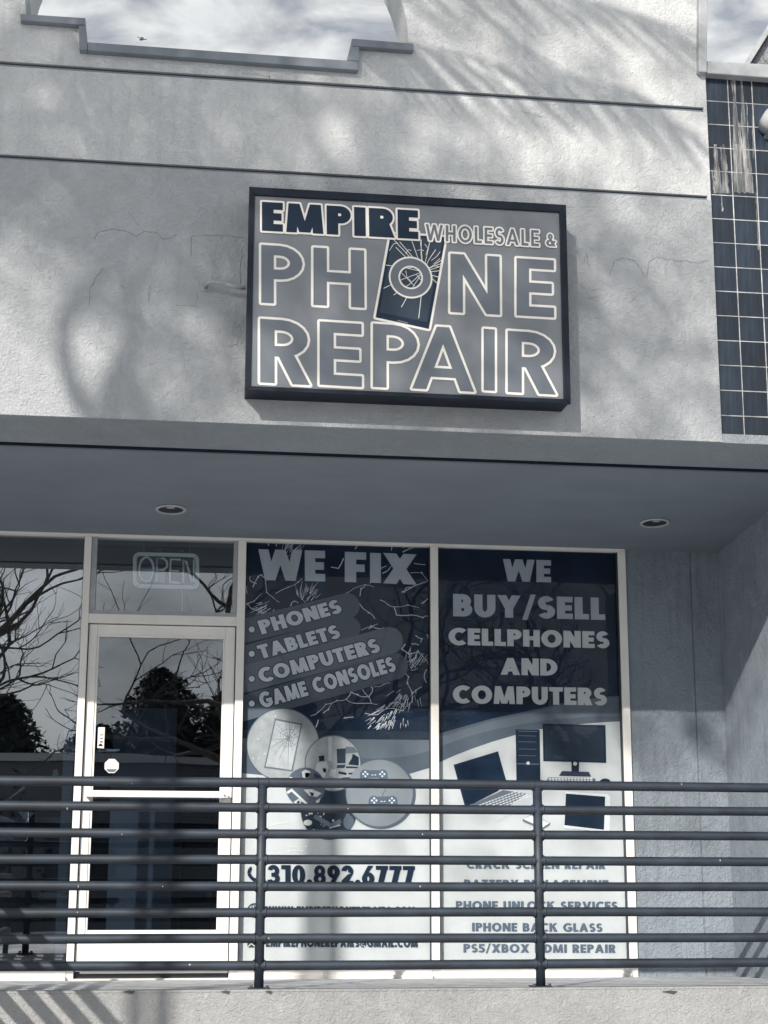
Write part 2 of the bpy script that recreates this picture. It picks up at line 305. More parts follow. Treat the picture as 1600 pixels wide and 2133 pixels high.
# ---- lettering: a geometric sans drawn from convex pieces, cap height 1
def ring(cx, cy, rx, ry, sx, sy, a0, a1, n=None):
    n = n or max(3, int(abs(a1 - a0) / 15)); out = []
    P = lambda a, ox, oy: (cx + (rx - ox) * math.cos(R(a)), cy + (ry - oy) * math.sin(R(a)))
    for i in range(n):
        u, v = a0 + (a1 - a0) * i / n, a0 + (a1 - a0) * (i + 1) / n
        out.append([P(u, 0, 0), P(v, 0, 0), P(v, sx, sy), P(u, sx, sy)])
    return out
def rc(x0, y0, x1, y1): return [(x0, y0), (x1, y0), (x1, y1), (x0, y1)]
def sl_(xb, xt, w, y0=0, y1=1): return [(xb, y0), (xb + w, y0), (xt + w, y1), (xt, y1)]
def glyph(c, s, b):
    d = s * 1.08
    if c == ' ': return 0.36, []
    if c == 'E': w = 0.36 + s * 0.75; return w, [rc(0, 0, s, 1), rc(0, 0, w, b), rc(0, 1 - b, w, 1), rc(0, .5 - b / 2, w * .94, .5 + b / 2)]
    if c == 'F': w = 0.34 + s * 0.75; return w, [rc(0, 0, s, 1), rc(0, 1 - b, w, 1), rc(0, .5 - b * .62, w * .93, .5 + b * .38)]
    if c == 'L': w = 0.32 + s * 0.7; return w, [rc(0, 0, s, 1), rc(0, 0, w, b)]
    if c == 'I': return s, [rc(0, 0, s, 1)]
    if c == 'H': w = 0.40 + s * 1.3; return w, [rc(0, 0, s, 1), rc(w - s, 0, w, 1), rc(0, .5 - b / 2, w, .5 + b / 2)]
    if c == 'T': w = 0.36 + s; return w, [rc(0, 1 - b, w, 1), rc(w / 2 - s / 2, 0, w / 2 + s / 2, 1)]
    if c == 'N': w = 0.42 + s * 1.35; return w, [rc(0, 0, s, 1), rc(w - s, 0, w, 1), [(0, 1), (w - d, 0), (w, 0), (d, 1)]]
    if c == 'M':
        w = 0.55 + s * 1.6; m = w / 2; q = d * .55
        return w, [sl_(0, .07, s * .9), sl_(w - s * .9, w - .07 - s * .9, s * .9), [(.07, 1), (m - q * .8, .02), (m + q * .5, .02), (.07 + s * .95, 1)], [(w - .07, 1), (m + q * .8, .02), (m - q * .5, .02), (w - .07 - s * .95, 1)]]
    if c == 'W':
        w = 0.80 + s * 1.55; m = w / 2; e = s * .98; p = w * .27
        return w, [[(0, 1), (e, 1), (p + e * .5, 0), (p - e * .5, 0)], [(m - e * .5, 1), (m + e * .5, 1), (p + e * .5, 0), (p - e * .5, 0)], [(m - e * .5, 1), (m + e * .5, 1), (w - p + e * .5, 0), (w - p - e * .5, 0)], [(w - e, 1), (w, 1), (w - p + e * .5, 0), (w - p - e * .5, 0)]]
    if c == 'A': w = 0.56 + s * 1.2; m = w / 2; e = d * .98; return w, [[(0, 0), (e, 0), (m + e * .45, 1), (m - e * .45, 1)], [(w - e, 0), (w, 0), (m + e * .45, 1), (m - e * .45, 1)], rc(w * .22, .2, w * .78, .2 + b * .85)]
    if c == 'V': w = 0.56 + s * 1.2; m = w / 2; e = d * .98; return w, [[(0, 1), (e, 1), (m + e * .45, 0), (m - e * .45, 0)], [(w - e, 1), (w, 1), (m + e * .45, 0), (m - e * .45, 0)]]
    if c == 'X': w = 0.50 + s * 1.25; e = s * 1.15; return w, [sl_(0, w - e, e), sl_(w - e, 0, e)]
    if c == 'Y': w = 0.50 + s * 1.2; m = w / 2; e = s * 1.1; return w, [rc(m - s / 2, 0, m + s / 2, .5), [(0, 1), (e, 1), (m + s / 2, .4), (m - s / 2, .4)], [(w - e, 1), (w, 1), (m + s / 2, .4), (m - s / 2, .4)]]
    if c == 'K': w = 0.44 + s * 1.35; e = s * 1.2; return w, [rc(0, 0, s, 1), [(s * .8, .42), (s * .8, .42 + .2), (w - e - .02, 1), (w - .02, 1)], [(s * .95, .52), (s * 1.9, .62), (w, 0), (w - e * 1.05, 0)]]
    if c in 'PR':
        h = .54 + b * .25; ry = h / 2; w = 0.36 + s * 1.05; rx = min(ry, w * .55)
        g = [rc(0, 0, s, 1), rc(0, 1 - b, w - rx, 1), rc(0, 1 - h, w - rx, 1 - h + b)] + ring(w - rx, 1 - ry, rx, ry, min(s, rx * .95), b, -90, 90, 10)
        if c == 'R': g.append([(w * .42 - s * .3, 1 - h + b * .5), (w * .42 + s * .85, 1 - h + b * .5), (w + s * .12, 0), (w + s * .1 - d * 1.08, 0)]); return w + s * .12, g
        return w, g
    if c == 'B':
        w = 0.40 + s * 1.0; r1 = (.5 + b / 2) / 2; g = [rc(0, 0, s, 1)]
        for cy, ww in ((1 - r1, w * .94), (r1, w)):
            rx = min(r1, ww * .5); g += [rc(0, cy + r1 - b, ww - rx, cy + r1), rc(0, cy - r1, ww - rx, cy - r1 + b)] + ring(ww - rx, cy, rx, r1, min(s, rx * .95), b, -90, 90, 9)
        return w, g
    if c == 'D': w = 0.46 + s * 1.2; rx = w * .62; return w, [rc(0, 0, s, 1), rc(0, 1 - b, w - rx, 1), rc(0, 0, w - rx, b)] + ring(w - rx, .5, rx, .5, s, b, -90, 90, 14)
    if c == 'O': w = 0.64 + s * 1.15; return w, ring(w / 2, .5, w / 2, .52, s, b * 1.05, 0, 360, 30)
    if c == '0': w = 0.36 + s * 1.15; return w, ring(w / 2, .5, w / 2, .51, s, b * 1.0, 0, 360, 26)
    if c == 'Q': return glyph('O', s, b)
    if c == 'C': w = 0.50 + s * 1.1; rx = w * .60; return w, ring(rx, .5, rx, .52, s, b * 1.05, 48, 312, 20)
    if c == 'G': w = 0.60 + s * 1.15; rx = w * .55; return w, ring(rx, .5, rx, .52, s, b * 1.05, 42, 318, 20) + [rc(w * .52, .5 - b * .7, w, .5 + b * .2), rc(w - s, .16, w, .5)]
    if c == 'U': w = 0.40 + s * 1.25; r = w / 2; return w, [rc(0, .42, s, 1), rc(w - s, .42, w, 1)] + ring(r, .42, r, .44, s, b * 1.05, 180, 360, 14)
    if c == 'S':
        w = 0.36 + s * .95; r1 = (.5 + b / 2) / 2 + .008; rx = w * .5
        return w, ring(w * .5, 1.01 - r1, rx * .95, r1, s * .95, b, 28, 255, 14) + ring(w * .5, r1 - .01, rx, r1, s * .95, b, 75, -152, 14) + [[(w * .27, .5 + b * .35), (w * .42, .5 - b * .5), (w * .73, .5 - b * .38), (w * .55, .5 + b * .5)]]
    if c == '8':
        w = 0.36 + s * .95; r1 = (.5 + b / 2) / 2 + .005; return w, ring(w / 2, 1.005 - r1, w * .46, r1, s * .8, b * .95, 0, 360, 20) + ring(w / 2, r1 - .005, w * .5, r1, s * .85, b * .95, 0, 360, 20)
    if c == '3':
        w = 0.34 + s * .95; r1 = (.5 + b / 2) / 2 + .005; return w, ring(w * .45, 1.005 - r1, w * .5, r1, s * .85, b, -80, 165, 14) + ring(w * .45, r1 - .005, w * .55, r1, s * .9, b, -165, 80, 14) + [rc(w * .28, .5 - b / 2, w * .55, .5 + b / 2)]
    if c == '2': w = 0.36 + s * .95; return w, ring(w * .5, .70, w * .5, .31, s, b, -25, 175, 12) + [[(0, b), (0, 0), (s * 1.3, b * .6), (w, .62), (w - s * 1.05, .55)], rc(0, 0, w, b)]
    if c == '1': w = 0.20 + s; return w, [rc(w - s, 0, w, 1), [(0, 1), (0, 1 - b), (w - s * .5, 1 - b), (w - s * .5, 1)]]
    if c == '7': w = 0.38 + s * .9; return w, [rc(0, 1 - b, w, 1), [(w - s * 1.25, 1 - b * .5), (w, 1), (w * .35 + s * .55, 0), (w * .35 - s * .55, 0)]]
    if c == '5': w = 0.34 + s * .95; return w, [rc(s * .1, 1 - b, w * .95, 1), rc(s * .1, .48, s * .95, 1)] + ring(w * .42, .32, w * .58, .33, s, b, -150, 120, 14)
    if c == '6': w = 0.38 + s * 1.0; return w, ring(w / 2, .33, w / 2, .335, s, b, 0, 360, 22) + [[(s * .05, .42), (s * 1.0, .55), (w * .78 + s * .35, 1), (w * .78 - s * .7, 1)]]
    if c == '9': w = 0.38 + s * 1.0; return w, ring(w / 2, .67, w / 2, .335, s, b, 0, 360, 22) + [[(w - s * .05, .58), (w - s * 1.0, .45), (w * .22 - s * .35, 0), (w * .22 + s * .7, 0)]]
    if c == '.': return s * 1.05, [disc(s * .53, s * .5, s * .53, None, 12)]
    if c == '/': return 0.30 + s * .6, [sl_(-.02, .30, s * .62, -.08, 1.06)]
    if c == '@': return 0.95, ring(.47, .45, .47, .5, s * .5, b * .6, -50, 290, 18) + ring(.47, .45, .22, .25, s * .5, b * .6, 0, 360, 12) + [rc(.64, .2, .64 + s * .45, .68)]
    if c == '&':
        w = 0.50 + s * 1.2; return w, ring(w * .40, .26, w * .40, .27, s, b, 0, 360, 18) + ring(w * .42, .76, w * .26, .24, s * .85, b * .85, 0, 360, 14) + [[(w * .26, .66), (w * .48, .66), (w, 0), (w - s * 1.3, 0)], [(w * .62, .16), (w * .68, .06), (w, .40), (w - s * .7, .48)]]
    return 0.4, []
def layout(text, s, b, gap):
    x = 0; out = []
    for ch in text:
        w, ps = glyph(ch, s, b); out.append([[(px + x, py) for px, py in p] for p in ps]); x += w + gap
    return x - gap, out
def letters(text, BL, BR, TL, Y, s=.30, b=.245, gap=.075):
    """pieces of a text fitted to a pixel box on plane Y; returns convex outlines in (x, z)"""
    w, gl = layout(text, s, b, gap)
    o, u, v = at(*BL, Y), at(*BR, Y), at(*TL, Y); U = (u - o) / w; V = v - o
    out = LetterList([(o.x + U.x * px + V.x * py, o.z + U.z * px + V.z * py) for px, py in p] for g in gl for p in g)
    out.glyphs = [[[(o.x + U.x * px + V.x * py, o.z + U.z * px + V.z * py) for px, py in p] for p in g] for g in gl if g]
    return out
class LetterList(list): pass
def put_letters(ps, Y, m, parent):
    for i, g in enumerate(ps.glyphs): o = union_sheet('letter', g, Y - .00003 * (i % 2), m, parent)
    return o
HV = dict(s=.30, b=.245, gap=.07)
MD = dict(s=.185, b=.175, gap=.13)

# ================================================================== SETTING
def structure(o): o['kind'] = 'structure'; return o
structure(MB().box(-200, 200, -260, S + 0.2, GZ - 0.3, GZ).build('parking_lot_ground', 'lot'))
g2 = structure(MB().box(-900, 900, -900, 900, GZ - 0.5, GZ - 0.305).build('ground', 'pave'))
structure(MB().box(-40, 40, RL - 3.3, RL - 0.06, GZ, GZ + 0.13).build('pavement', 'pave', None, 0.01))
XL, XR = -7.0, 9.0
walk = MB(); n = len(walk.v)
walk.v += [(XL, RL - 0.055, GZ), (XR, RL - 0.055, GZ), (XR, S + .12, GZ), (XL, S + .12, GZ), (XL, RL - 0.055, FL_R), (XR, RL - 0.055, FL_R), (XR, S + .12, FL_S), (XL, S + .12, FL_S)]
walk.f += [(0, 3, 2, 1), (4, 5, 6, 7), (1, 2, 6, 5), (2, 3, 7, 6), (3, 0, 4, 7)]
structure(walk.build('walkway', 'slab'))
lw = thing('retaining_wall', 'pale rough concrete ledge wall under the dark railing', 'wall', (0.8, RL, GZ))
box('wall_face', 'concrete', lw, XL, XR, RL - 0.30 + 0.235, RL - 0.0575, GZ, FL_R + 0.0)
lw.children[0].name = 'wall_face'
box('ledge_cap', 'concrete', lw, XL, XR, RL - 0.068, RL - 0.02, FL_R - 0.006, FL_R + 0.006, 0.004)
for px0, w in ((470, 9), (1395, 16), (560, 7), (268, 12)):      # chips along the edge
    c = at(px0, 2066, RL - 0.07); MB().prism([(c.x - w * .0026, c.z), (c.x + w * .0015, c.z - .011), (c.x + w * .0026, c.z + .002), (c.x, c.z + .007)], RL - 0.0705, RL - 0.066).build('chip', 'rust', lw)

# ================================================================== BUILDING
bld = thing('shop_building', 'pale stucco shop building with stepped arched opening in its parapet', 'building', (0.8, F, GZ))
xe = at(1485, 500, F).x                                   # right end of the facade
TH = 0.30
z1t, z1b = at(700, 173, F).z, at(700, 183, F).z
z2t, z2b = at(700, 362, F).z, at(700, 372, F).z
# arched opening with a stepped sill
aL, aR = at(62, 40, F), at(851, 90, F)
step = pts([(58, 42), (172, 51), (167, 104), (742, 146), (745, 98), (851, 106)], F)
xsL, xsR = step[0][0], step[5][0]
zl1 = step[0][1]; zl0 = (step[2][1] + step[3][1]) / 2; zr1 = step[4][1]
xa, xb = step[1][0], step[4][0]
cx = (xsL + xsR) / 2; rad = (xsR - xsL) / 2; zspring = at(851, 95, F).z
TOP = 6.6
def panel(name, outline, m='wall'): return MB().prism(outline, F, F + TH).build(name, m, bld)
# top panel around the arch, as a left pier, a right pier, a sill and an arch head
box('parapet_wall', 'wall', bld, XL, xsL, F, F + TH, z1t, TOP)
box('parapet_wall', 'wall', bld, xsR, xe, F, F + TH, z1t, TOP)
MB().prism([(xsL, z1t), (xsR, z1t), (xsR, zr1), (xb, zr1), (xb, zl0), (xa, zl0), (xa, zl1), (xsL, zl1)], F, F + TH).build('sill_wall', 'wall', bld)
head = MB()
K = 28
arc = [(cx + rad * math.cos(math.pi * i / K), zspring + rad * math.sin(math.pi * i / K)) for i in range(K + 1)]
for i in range(K):
    (ax, az), (bx_, bz) = arc[i], arc[i + 1]; head.prism([(ax, az), (bx_, bz), (bx_, TOP), (ax, TOP)], F, F + TH)
head.build('arch_head', 'wall', bld)
# bands between the reveals
box('wall_band', 'wall', bld, XL, xe, F, F + TH, z2t, z1b)
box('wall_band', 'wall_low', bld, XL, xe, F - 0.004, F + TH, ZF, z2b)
for zb, zt in ((z1b, z1t), (z2b, z2t)):
    box('reveal_groove', 'groove', bld, XL, xe - 0.02, F + 0.022, F + TH - .01, zb, zt)
    box('reveal_lip', 'wall', bld, xe - 0.02, xe, F - 0.0, F + TH - .01, zb, zt)
    box('reveal_trim', 'coping', bld, XL, xe - 0.022, F + 0.006, F + 0.021, zb + 0.0, zb + (zt - zb) * 0.45)
# coping strips around the opening (each piece its own part), proud of the wall
YC0, YC1 = F - 0.045, F + TH + 0.04
def cop(pl, m='coping'): return MB().prism(pts(pl, YC0), YC0, YC1).build('coping', m, bld, 0.004)
cop([(42, 28), (178, 37), (178, 52), (43, 42)])
cop([(164, 52.4), (178, 52.4), (182, 87), (182, 104), (165.5, 103)])
cop([(182.4, 87), (724, 125.5), (747, 127.4), (747, 146), (182.4, 104.3)])
cop([(725, 125.2), (747, 127), (749, 97), (733, 95.6)])
cop([(733, 79.5), (862, 90), (862, 105), (733, 95.2)])
cop([(52, -12), (60, -10), (62, 30), (54, 29)])
# right end: vertical strip and coping over the tiled wall
cop([(1457, -60), (1475, -59), (1473, 150), (1456, 149)], 'coping_pale')
Yt = F + 0.03
MB().prism(pts([(1473.5, 126), (1700, 139), (1700, 169), (1473, 152)], F - 0.03), F - 0.03, F + TH).build('coping', 'coping_pale', bld, 0.006)
# tiled wall to the right, one object for each tile
tw = thing('tiled_wall', 'dark glazed square tile wall with pale grout beside the facade', 'wall', (at(1540, 900, Yt).x, Yt, ZF))
x_t0 = at(1484, 500, Yt).x + 0.004; ztop = at(1490, 153, Yt).z; zbot = at(1560, 920, Yt).z
box('grout_bed', 'grout', tw, xe + .001, x_t0 + 1.4, Yt, Yt + 0.2, ZF + 0.004, ztop)
nrow = 15; ph = (at(1490, 153, Yt).z - at(1500, 916, Yt).z) / (nrow + 0.18); pw = at(1555.0, 900, Yt).x - at(1502.0, 900, Yt).x
tme = MB().box(0.0029, pw - 0.0029, -0.0025, 0.004, 0.0029, ph - 0.0029).mesh('tile'); tme.materials.append(M['tile'])
for i in range(9):
    for j in range(-0, nrow + 1):
        z = zbot + j * ph
        if z + ph > ztop + .09: continue
        t_ = link('tile', tme, 'tile', tw); t_.location = Vector(t_.location) + Vector((x_t0 - 0.004 + i * pw - 0.012, Yt - 0.0 + rnd.uniform(0, .0012), z))
        t_.rotation_euler = (rnd.uniform(-.006, .006), 0, rnd.uniform(-.006, .006))
# lime runs over the tiles: thin crusts with their own ragged shape
for x0, x1, y0, y1, w in ((1529, 1538, 158, 400, 17), (1545, 1555, 160, 400, 15), (1490, 1497, 300, 402, 16), (1508, 1514, 300, 402, 14), (1560, 1566, 300, 402, 10), (1527, 1536, 160, 300, 9), (1532, 1548, 205, 400, 9), (1541, 1552, 255, 402, 6), (1521, 1530, 158, 200, 5), (1556, 1560, 212, 350, 4), (1492, 1500, 302, 402, 7), (1502, 1510, 305, 402, 8), (1484, 1490, 352, 402, 6), (1567, 1570, 165, 330, 3), (1575, 1581, 400, 520, 3), (1503, 1506, 402, 440, 3), (1536, 1541, 300, 402, 4)):
    p0, p1 = at(x0, y0, Yt - .007), at(x1, y1, Yt - .007); k = 12; l = []; r_ = []
    for i in range(k + 1):
        t = i / k; ww = w * .0012 * (0.35 + 0.85 * t) * rnd.uniform(.7, 1.25); xx = p0.x + (p1.x - p0.x) * t + rnd.uniform(-.002, .002); zz = p0.z + (p1.z - p0.z) * t
        l.append((xx - ww, zz)); r_.append((xx + ww, zz))
    polys = [[l[i], l[i + 1], r_[i + 1], r_[i]] for i in range(k)]
    union_sheet('lime_run', polys, Yt - .0045, 'bloom', tw)
# underside of the overhang: beam lip, near-black strip painted as the groove's shade, long soffit
kz = (ZS - ZF) / (S - F); zu = lambda y: ZF + kz * (y - F)
yl = on_soffit(700, 944).y; yg = yl + 0.085
def slab(name, m, y0, y1, dz0=0.0, thick=0.12, x1=XR):
    b = MB(); b.v += [(XL, y0, zu(y0) + dz0), (x1, y0, zu(y0) + dz0), (x1, y1, zu(y1) + dz0), (XL, y1, zu(y1) + dz0), (XL, y0, zu(y0) + dz0 + thick), (x1, y0, zu(y0) + dz0 + thick), (x1, y1, zu(y1) + dz0 + thick), (XL, y1, zu(y1) + dz0 + thick)]
    b.f += [(0, 3, 2, 1), (4, 5, 6, 7), (0, 1, 5, 4), (1, 2, 6, 5), (2, 3, 7, 6), (3, 0, 4, 7)]; return b.build(name, m, bld)
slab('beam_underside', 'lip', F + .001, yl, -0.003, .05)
slab('soffit_groove_shade', 'gap', yl + .0005, yg - .0005, 0.008)
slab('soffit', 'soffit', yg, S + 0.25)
box('roof_slab', 'wall', bld, XL, XR, F + TH + .01, S + 6.2, ZF + 0.3, ZF + 0.5)
# stucco wall right of the windows and the side wall
xw0 = at(1331, 1800, S).x; corner = at(1515, 1560, S).x
jt = at(1449, 1400, S).x
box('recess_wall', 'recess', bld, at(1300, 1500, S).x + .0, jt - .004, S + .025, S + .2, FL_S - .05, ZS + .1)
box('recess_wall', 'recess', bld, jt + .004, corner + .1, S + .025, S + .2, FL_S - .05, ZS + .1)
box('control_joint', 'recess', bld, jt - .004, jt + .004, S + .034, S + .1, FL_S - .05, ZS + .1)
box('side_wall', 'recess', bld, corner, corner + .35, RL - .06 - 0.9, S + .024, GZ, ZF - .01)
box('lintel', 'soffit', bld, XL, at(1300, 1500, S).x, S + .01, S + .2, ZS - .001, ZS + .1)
# hairline cracks in the facade
def crack(points, w=1.6, Y=F - 0.0055, seed=0):
    r2 = random.Random(seed); P = []
    for (x0, y0), (x1, y1) in zip(points, points[1:]):
        k = max(1, int(math.hypot(x1 - x0, y1 - y0) / 6))
        for i in range(k): P.append((x0 + (x1 - x0) * i / k + r2.uniform(-1.1, 1.1), y0 + (y1 - y0) * i / k + r2.uniform(-1.1, 1.1)))
    P.append(points[-1]); q = pts(P, Y)
    polys = []
    for i in range(len(q) - 1): polys += stroke([q[i], q[i + 1]], w * r2.uniform(.5, 1.3) * .0017)
    return union_sheet('crack', polys, Y, 'coping', bld)
CR = [[(195, 498), (205, 484), (235, 476), (258, 480), (283, 491), (300, 483), (322, 483), (340, 497), (360, 495), (368, 487)],
      [(398, 532), (399, 492), (425, 490), (470, 491), (512, 495)], [(186, 636), (187, 600), (205, 572), (215, 558)], [(310, 628), (312, 595)],
      [(416, 640), (408, 638), (412, 606)], [(366, 635), (408, 638)], [(503, 600), (500, 560), (506, 512)], [(245, 592), (262, 600)], [(480, 460), (487, 463)],
      [(1270, 575), (1280, 545), (1300, 537), (1322, 542), (1335, 560), (1342, 576)], [(1347, 576), (1352, 545), (1368, 535), (1392, 540), (1412, 544), (1430, 543), (1448, 548), (1480, 543)],
      [(1235, 604), (1250, 601), (1262, 605)], [(1222, 622), (1245, 618)], [(1214, 550), (1222, 530), (1228, 560)], [(1310, 630), (1325, 620)], [(265, 440), (290, 470)],
      [(505, 90 + 62), (560, 158), (566, 172)], [(1085, 232), (1140, 245)], [(560, 150), (562, 165)], [(482, 700), (490, 672)], [(475, 722), (495, 716)]]
for i, c in enumerate(CR): crack(c, 1.7 if i in (0, 1, 2, 9, 10) else 1.1, seed=i)
# cracks in the recess wall corner
for i, c in enumerate([[(1530, 1660), (1524, 1690), (1530, 1700)], [(1534, 1710), (1533, 1750), (1530, 1775), (1538, 1790)], [(1540, 1815), (1530, 1838), (1534, 1830)], [(1533, 1850), (1534, 1930), (1531, 2000)]]):
    crack(c, 1.5, S + .0235, seed=40 + i)

# ================================================================== SHOPFRONT
YF0, YF1 = S, S + 0.11        # frame depth
def fx(px, y): return at(px, y, S).x
# reference verticals (x in metres)
mA0, mA1 = fx(164.5, 1400), fx(179.5, 1400)
mB0, mB1 = fx(488.5, 1500), fx(505.5, 1500)
mC0, mC1 = fx(898.5, 1500), fx(914.5, 1500)
mD0, mD1 = fx(1298.5, 1507), fx(1314.0, 1507)
ztop_f = at(700, 1126, S).z; zhead = at(700, 1131.5, S).z
zsill_t = at(1100, 2017, S).z; zsill_b = at(1100, 2034, S).z
sf = thing('shopfront_frame', 'white aluminium shopfront frame holding the windows and door under the soffit', 'window frame', (mB0, S, FL_S))
XLL = -6.0
box('head', 'frame', sf, XLL, mD1, YF0 + .004, YF1, zhead, ztop_f + .005, 0.002)
for a, b in ((mA0, mA1), (mB0, mB1), (mC0, mC1), (mD0, mD1)):
    o = box('mullion', 'frame', sf, a, b, YF0, YF1, FL_S, zhead - .001, 0.0025)
    box('glazing_bead', 'rubber', o, a - .004, b + .004, YF0 + .022, YF1 - .01, FL_S + .06, zhead - .004)
for a, b in ((XLL, mA0), (mB1, mC0), (mC1, mD0)):
    box('sill', 'frame', sf, a, b, YF0 - .006, YF1, FL_S - .002, zsill_t, 0.003)
    box('sill', 'frame', sf, a, b, YF0 - .030, YF0 - .0065, FL_S - .002, FL_S + .028, 0.003)
# transom bar over the door
zt1, zt0 = at(340, 1281, S).z, at(340, 1300, S).z
ztu = at(340, 1273, S).z
tr = box('transom_bar', 'frame', sf, mA1, mB0, YF0 + .002, YF1, zt0, zt1, 0.0025)
box('transom_ledge', 'frame_grey', sf, mA1, mB0, YF0 + .018, YF1, zt1 + .001, ztu)
bw = fx(203, 1200) - fx(195, 1200)
box('bead', 'frame_grey', sf, mA1 + .0005, mA1 + bw + .012, YF0 + .014, YF1, ztu + .001, zhead - .001, 0.002)
box('bead', 'frame_grey', sf, mB0 - bw - .004, mB0 - .0005, YF0 + .014, YF1, ztu + .001, zhead - .001, 0.002)
xg = at(148, 1611, S).x
box('inner_strip', 'frame_grey', sf, fx(128, 1600), fx(149, 1600), YF1 + .02, YF1 + .05, FL_S, at(140, 1440, S).z)  # grey upright strip just behind the left window glass
YG = YF0 + .055
def pane(name, m, a, b, z0, z1, label=None, cat=None, group=None, parent=None):
    o = box(name, m, parent, a, b, YG, YG + .006, z0, z1)
    return o
pane('pane', 'glass_left', XLL, mA0, zsill_t - .01, zhead, parent=sf)
pane('pane', 'glass_top', mA1, mB0, ztu - .01, zhead, parent=sf)
pane('pane', 'glass_poster', mB1, mC0, zsill_t - .01, zhead, parent=sf)
pane('pane', 'glass_poster', mC1, mD0, zsill_t - .01, zhead, parent=sf)
# threshold
box('threshold', 'frame', sf, mA1, mB0, YF0 - .02, YF1, FL_S - .001, FL_S + .012, 0.002)

# ---- door
dX0, dX1 = mA1 + .006, mB0 - .006
dz1 = zt0 - .006; dz0 = FL_S + .052
door = thing('glass_door', 'white framed glass shop door with wide push bar and stickers', 'door', (dX0, S, FL_S))
gx0, gx1 = fx(203.5, 1400), fx(464.0, 1400)
gz1, gz0 = at(340, 1327, S).z, at(330, 1938, S).z
yd0, yd1 = YF0 + .030, YF0 + .080
box('stile', 'frame', door, dX0, gx0 - .014, yd0, yd1, dz0, dz1, .002)
box('stile', 'frame', door, gx1 + .012, dX1, yd0, yd1, dz0, dz1, .002)
box('top_rail', 'frame', door, gx0 - .0135, gx1 + .0115, yd0 + .0005, yd1, gz1 + .012, dz1, .002)
box('bottom_rail', 'frame', door, gx0 - .0135, gx1 + .0115, yd0 + .0005, yd1, dz0, gz0 - .022, .002)
for a, b, c, d in ((gx0 - .014, gx0, gz0, gz1), (gx1, gx1 + .012, gz0, gz1), (gx0 - .014, gx1 + .012, gz1, gz1 + .012), (gx0 - .014, gx1 + .012, gz0 - .022, gz0)):
    box('glass_stop', 'frame', door, a + .0003, b - .0003, yd0 + .008, yd1 - .01, c, d, .002)
box('gasket', 'rubber', door, dX0 - .005, dX0 - .0003, yd0 + .01, yd1, dz0, dz1)
box('gasket', 'rubber', door, dX1 + .0003, dX1 + .005, yd0 + .01, yd1, dz0, dz1)
box('door_sweep', 'rubber', door, dX0, dX1, yd0 + .006, yd1, FL_S + .014, dz0 - .001)
box('sweep_strip', 'frame', door, dX0 + .03, dX1, yd0, yd0 + .005, dz0 - .012, dz0 - .002)
box('pane', 'glass_door', door, gx0 - .005, gx1 + .005, yd0 + .025, yd0 + .031, gz0 - .01, gz1 + .01)
pz1, pz0 = at(330, 1647.5, S - .04).z, at(330, 1661, S - .04).z
pb = box('push_bar', 'frame', door, at(177, 1655, S - .04).x, at(475, 1655, S - .04).x, S - .055, S - .025, pz0, pz1, .003)
for x in (at(183, 1655, S).x, at(466, 1655, S).x):
    box('bracket', 'frame_grey', pb, x - .014, x + .014, S - .0245, yd0 - .0002, pz0 + .003, pz1 - .003)
bl = at(468, 1657, S - .056)
MB().tube([(bl.x, S - .0555, bl.z), (bl.x, S - .059, bl.z)], .008, 10).build('screw', 'metal', pb)
lk = at(173.5, 1735, S)
cyl = MB().tube([(lk.x, yd0 - .012, lk.z), (lk.x, yd0 - .0003, lk.z)], .019, 20).build('lock_cylinder', 'metal', door)
MB().tube([(lk.x, yd0 - .016, lk.z), (lk.x, yd0 - .0125, lk.z)], .012, 16).build('keyhole_disc', 'rubber', cyl)
# lever seen through the glass
lv = [at(x, y, S + .09) for x, y in ((201, 1565), (215, 1563), (235, 1564), (249, 1563))]
MB().tube([(p.x, S + .09, p.z) for p in lv], [.011, .012, .010, .006], 8).build('inside_lever', 'frame_grey', door)
# stickers
yk = yd0 + .024
st = MB().prism(pts([(204.5, 1515), (218.5, 1515), (216.5, 1559), (202.7, 1558)], yk), yk - .0012, yk).build('sticker', 'white', door)
tag(st, 'narrow upright white sticker with a bell mark')
polys = []
for k, ch in enumerate('ELL'):
    w, gl = layout(ch, .26, .22, 0); c = at(209.2, 1541 - k * 7.5 + 4, yk)
    polys += [[(c.x + (py - .5) * -.016 + .006, c.z + px * .022 - .006) for px, py in p] for p in gl[0]]
union_sheet('print', polys, yk - .0018, 'ink', st)
c = at(209.5, 1553, yk)
union_sheet('print', [[(c.x + .012 * math.cos(t), c.z + .012 * math.sin(t)) for t in [math.pi * i / 8 for i in range(9)]], rc(c.x - .015, c.z - .005, c.x + .015, c.z)], yk - .0018, 'ink', st)
g = at(210.5, 1522, yk); union_sheet('print', [rc(g.x - .015, g.z - .018, g.x + .015, g.z + .014)], yk - .0018, 'print_grey', st)
oc = at(232.6, 1595.6, yk); r8 = .0465
octo = [(oc.x + r8 * math.cos(R(22.5 + 45 * i)), oc.z + r8 * math.sin(R(22.5 + 45 * i))) for i in range(8)]
st2 = MB().prism(octo, yk - .0012, yk).build('sticker', 'white', door); tag(st2, 'white octagonal alarm sticker below the lever')
union_sheet('print', [[(oc.x - .036, oc.z - .019), (oc.x + .036, oc.z - .019), (oc.x + .017, oc.z - .038), (oc.x - .017, oc.z - .038)]], yk - .0018, 'shade_letter', st2)
union_sheet('print', [[(oc.x - .036, oc.z + .022), (oc.x + .036, oc.z + .022), (oc.x + .018, oc.z + .038), (oc.x - .018, oc.z + .038)]], yk - .0018, 'print_grey', st2)
def SP(l, sc=.0075, ox=0, oz=0): return [(oc.x + ox + x * sc, oc.z + oz + z * sc) for x, z in l]
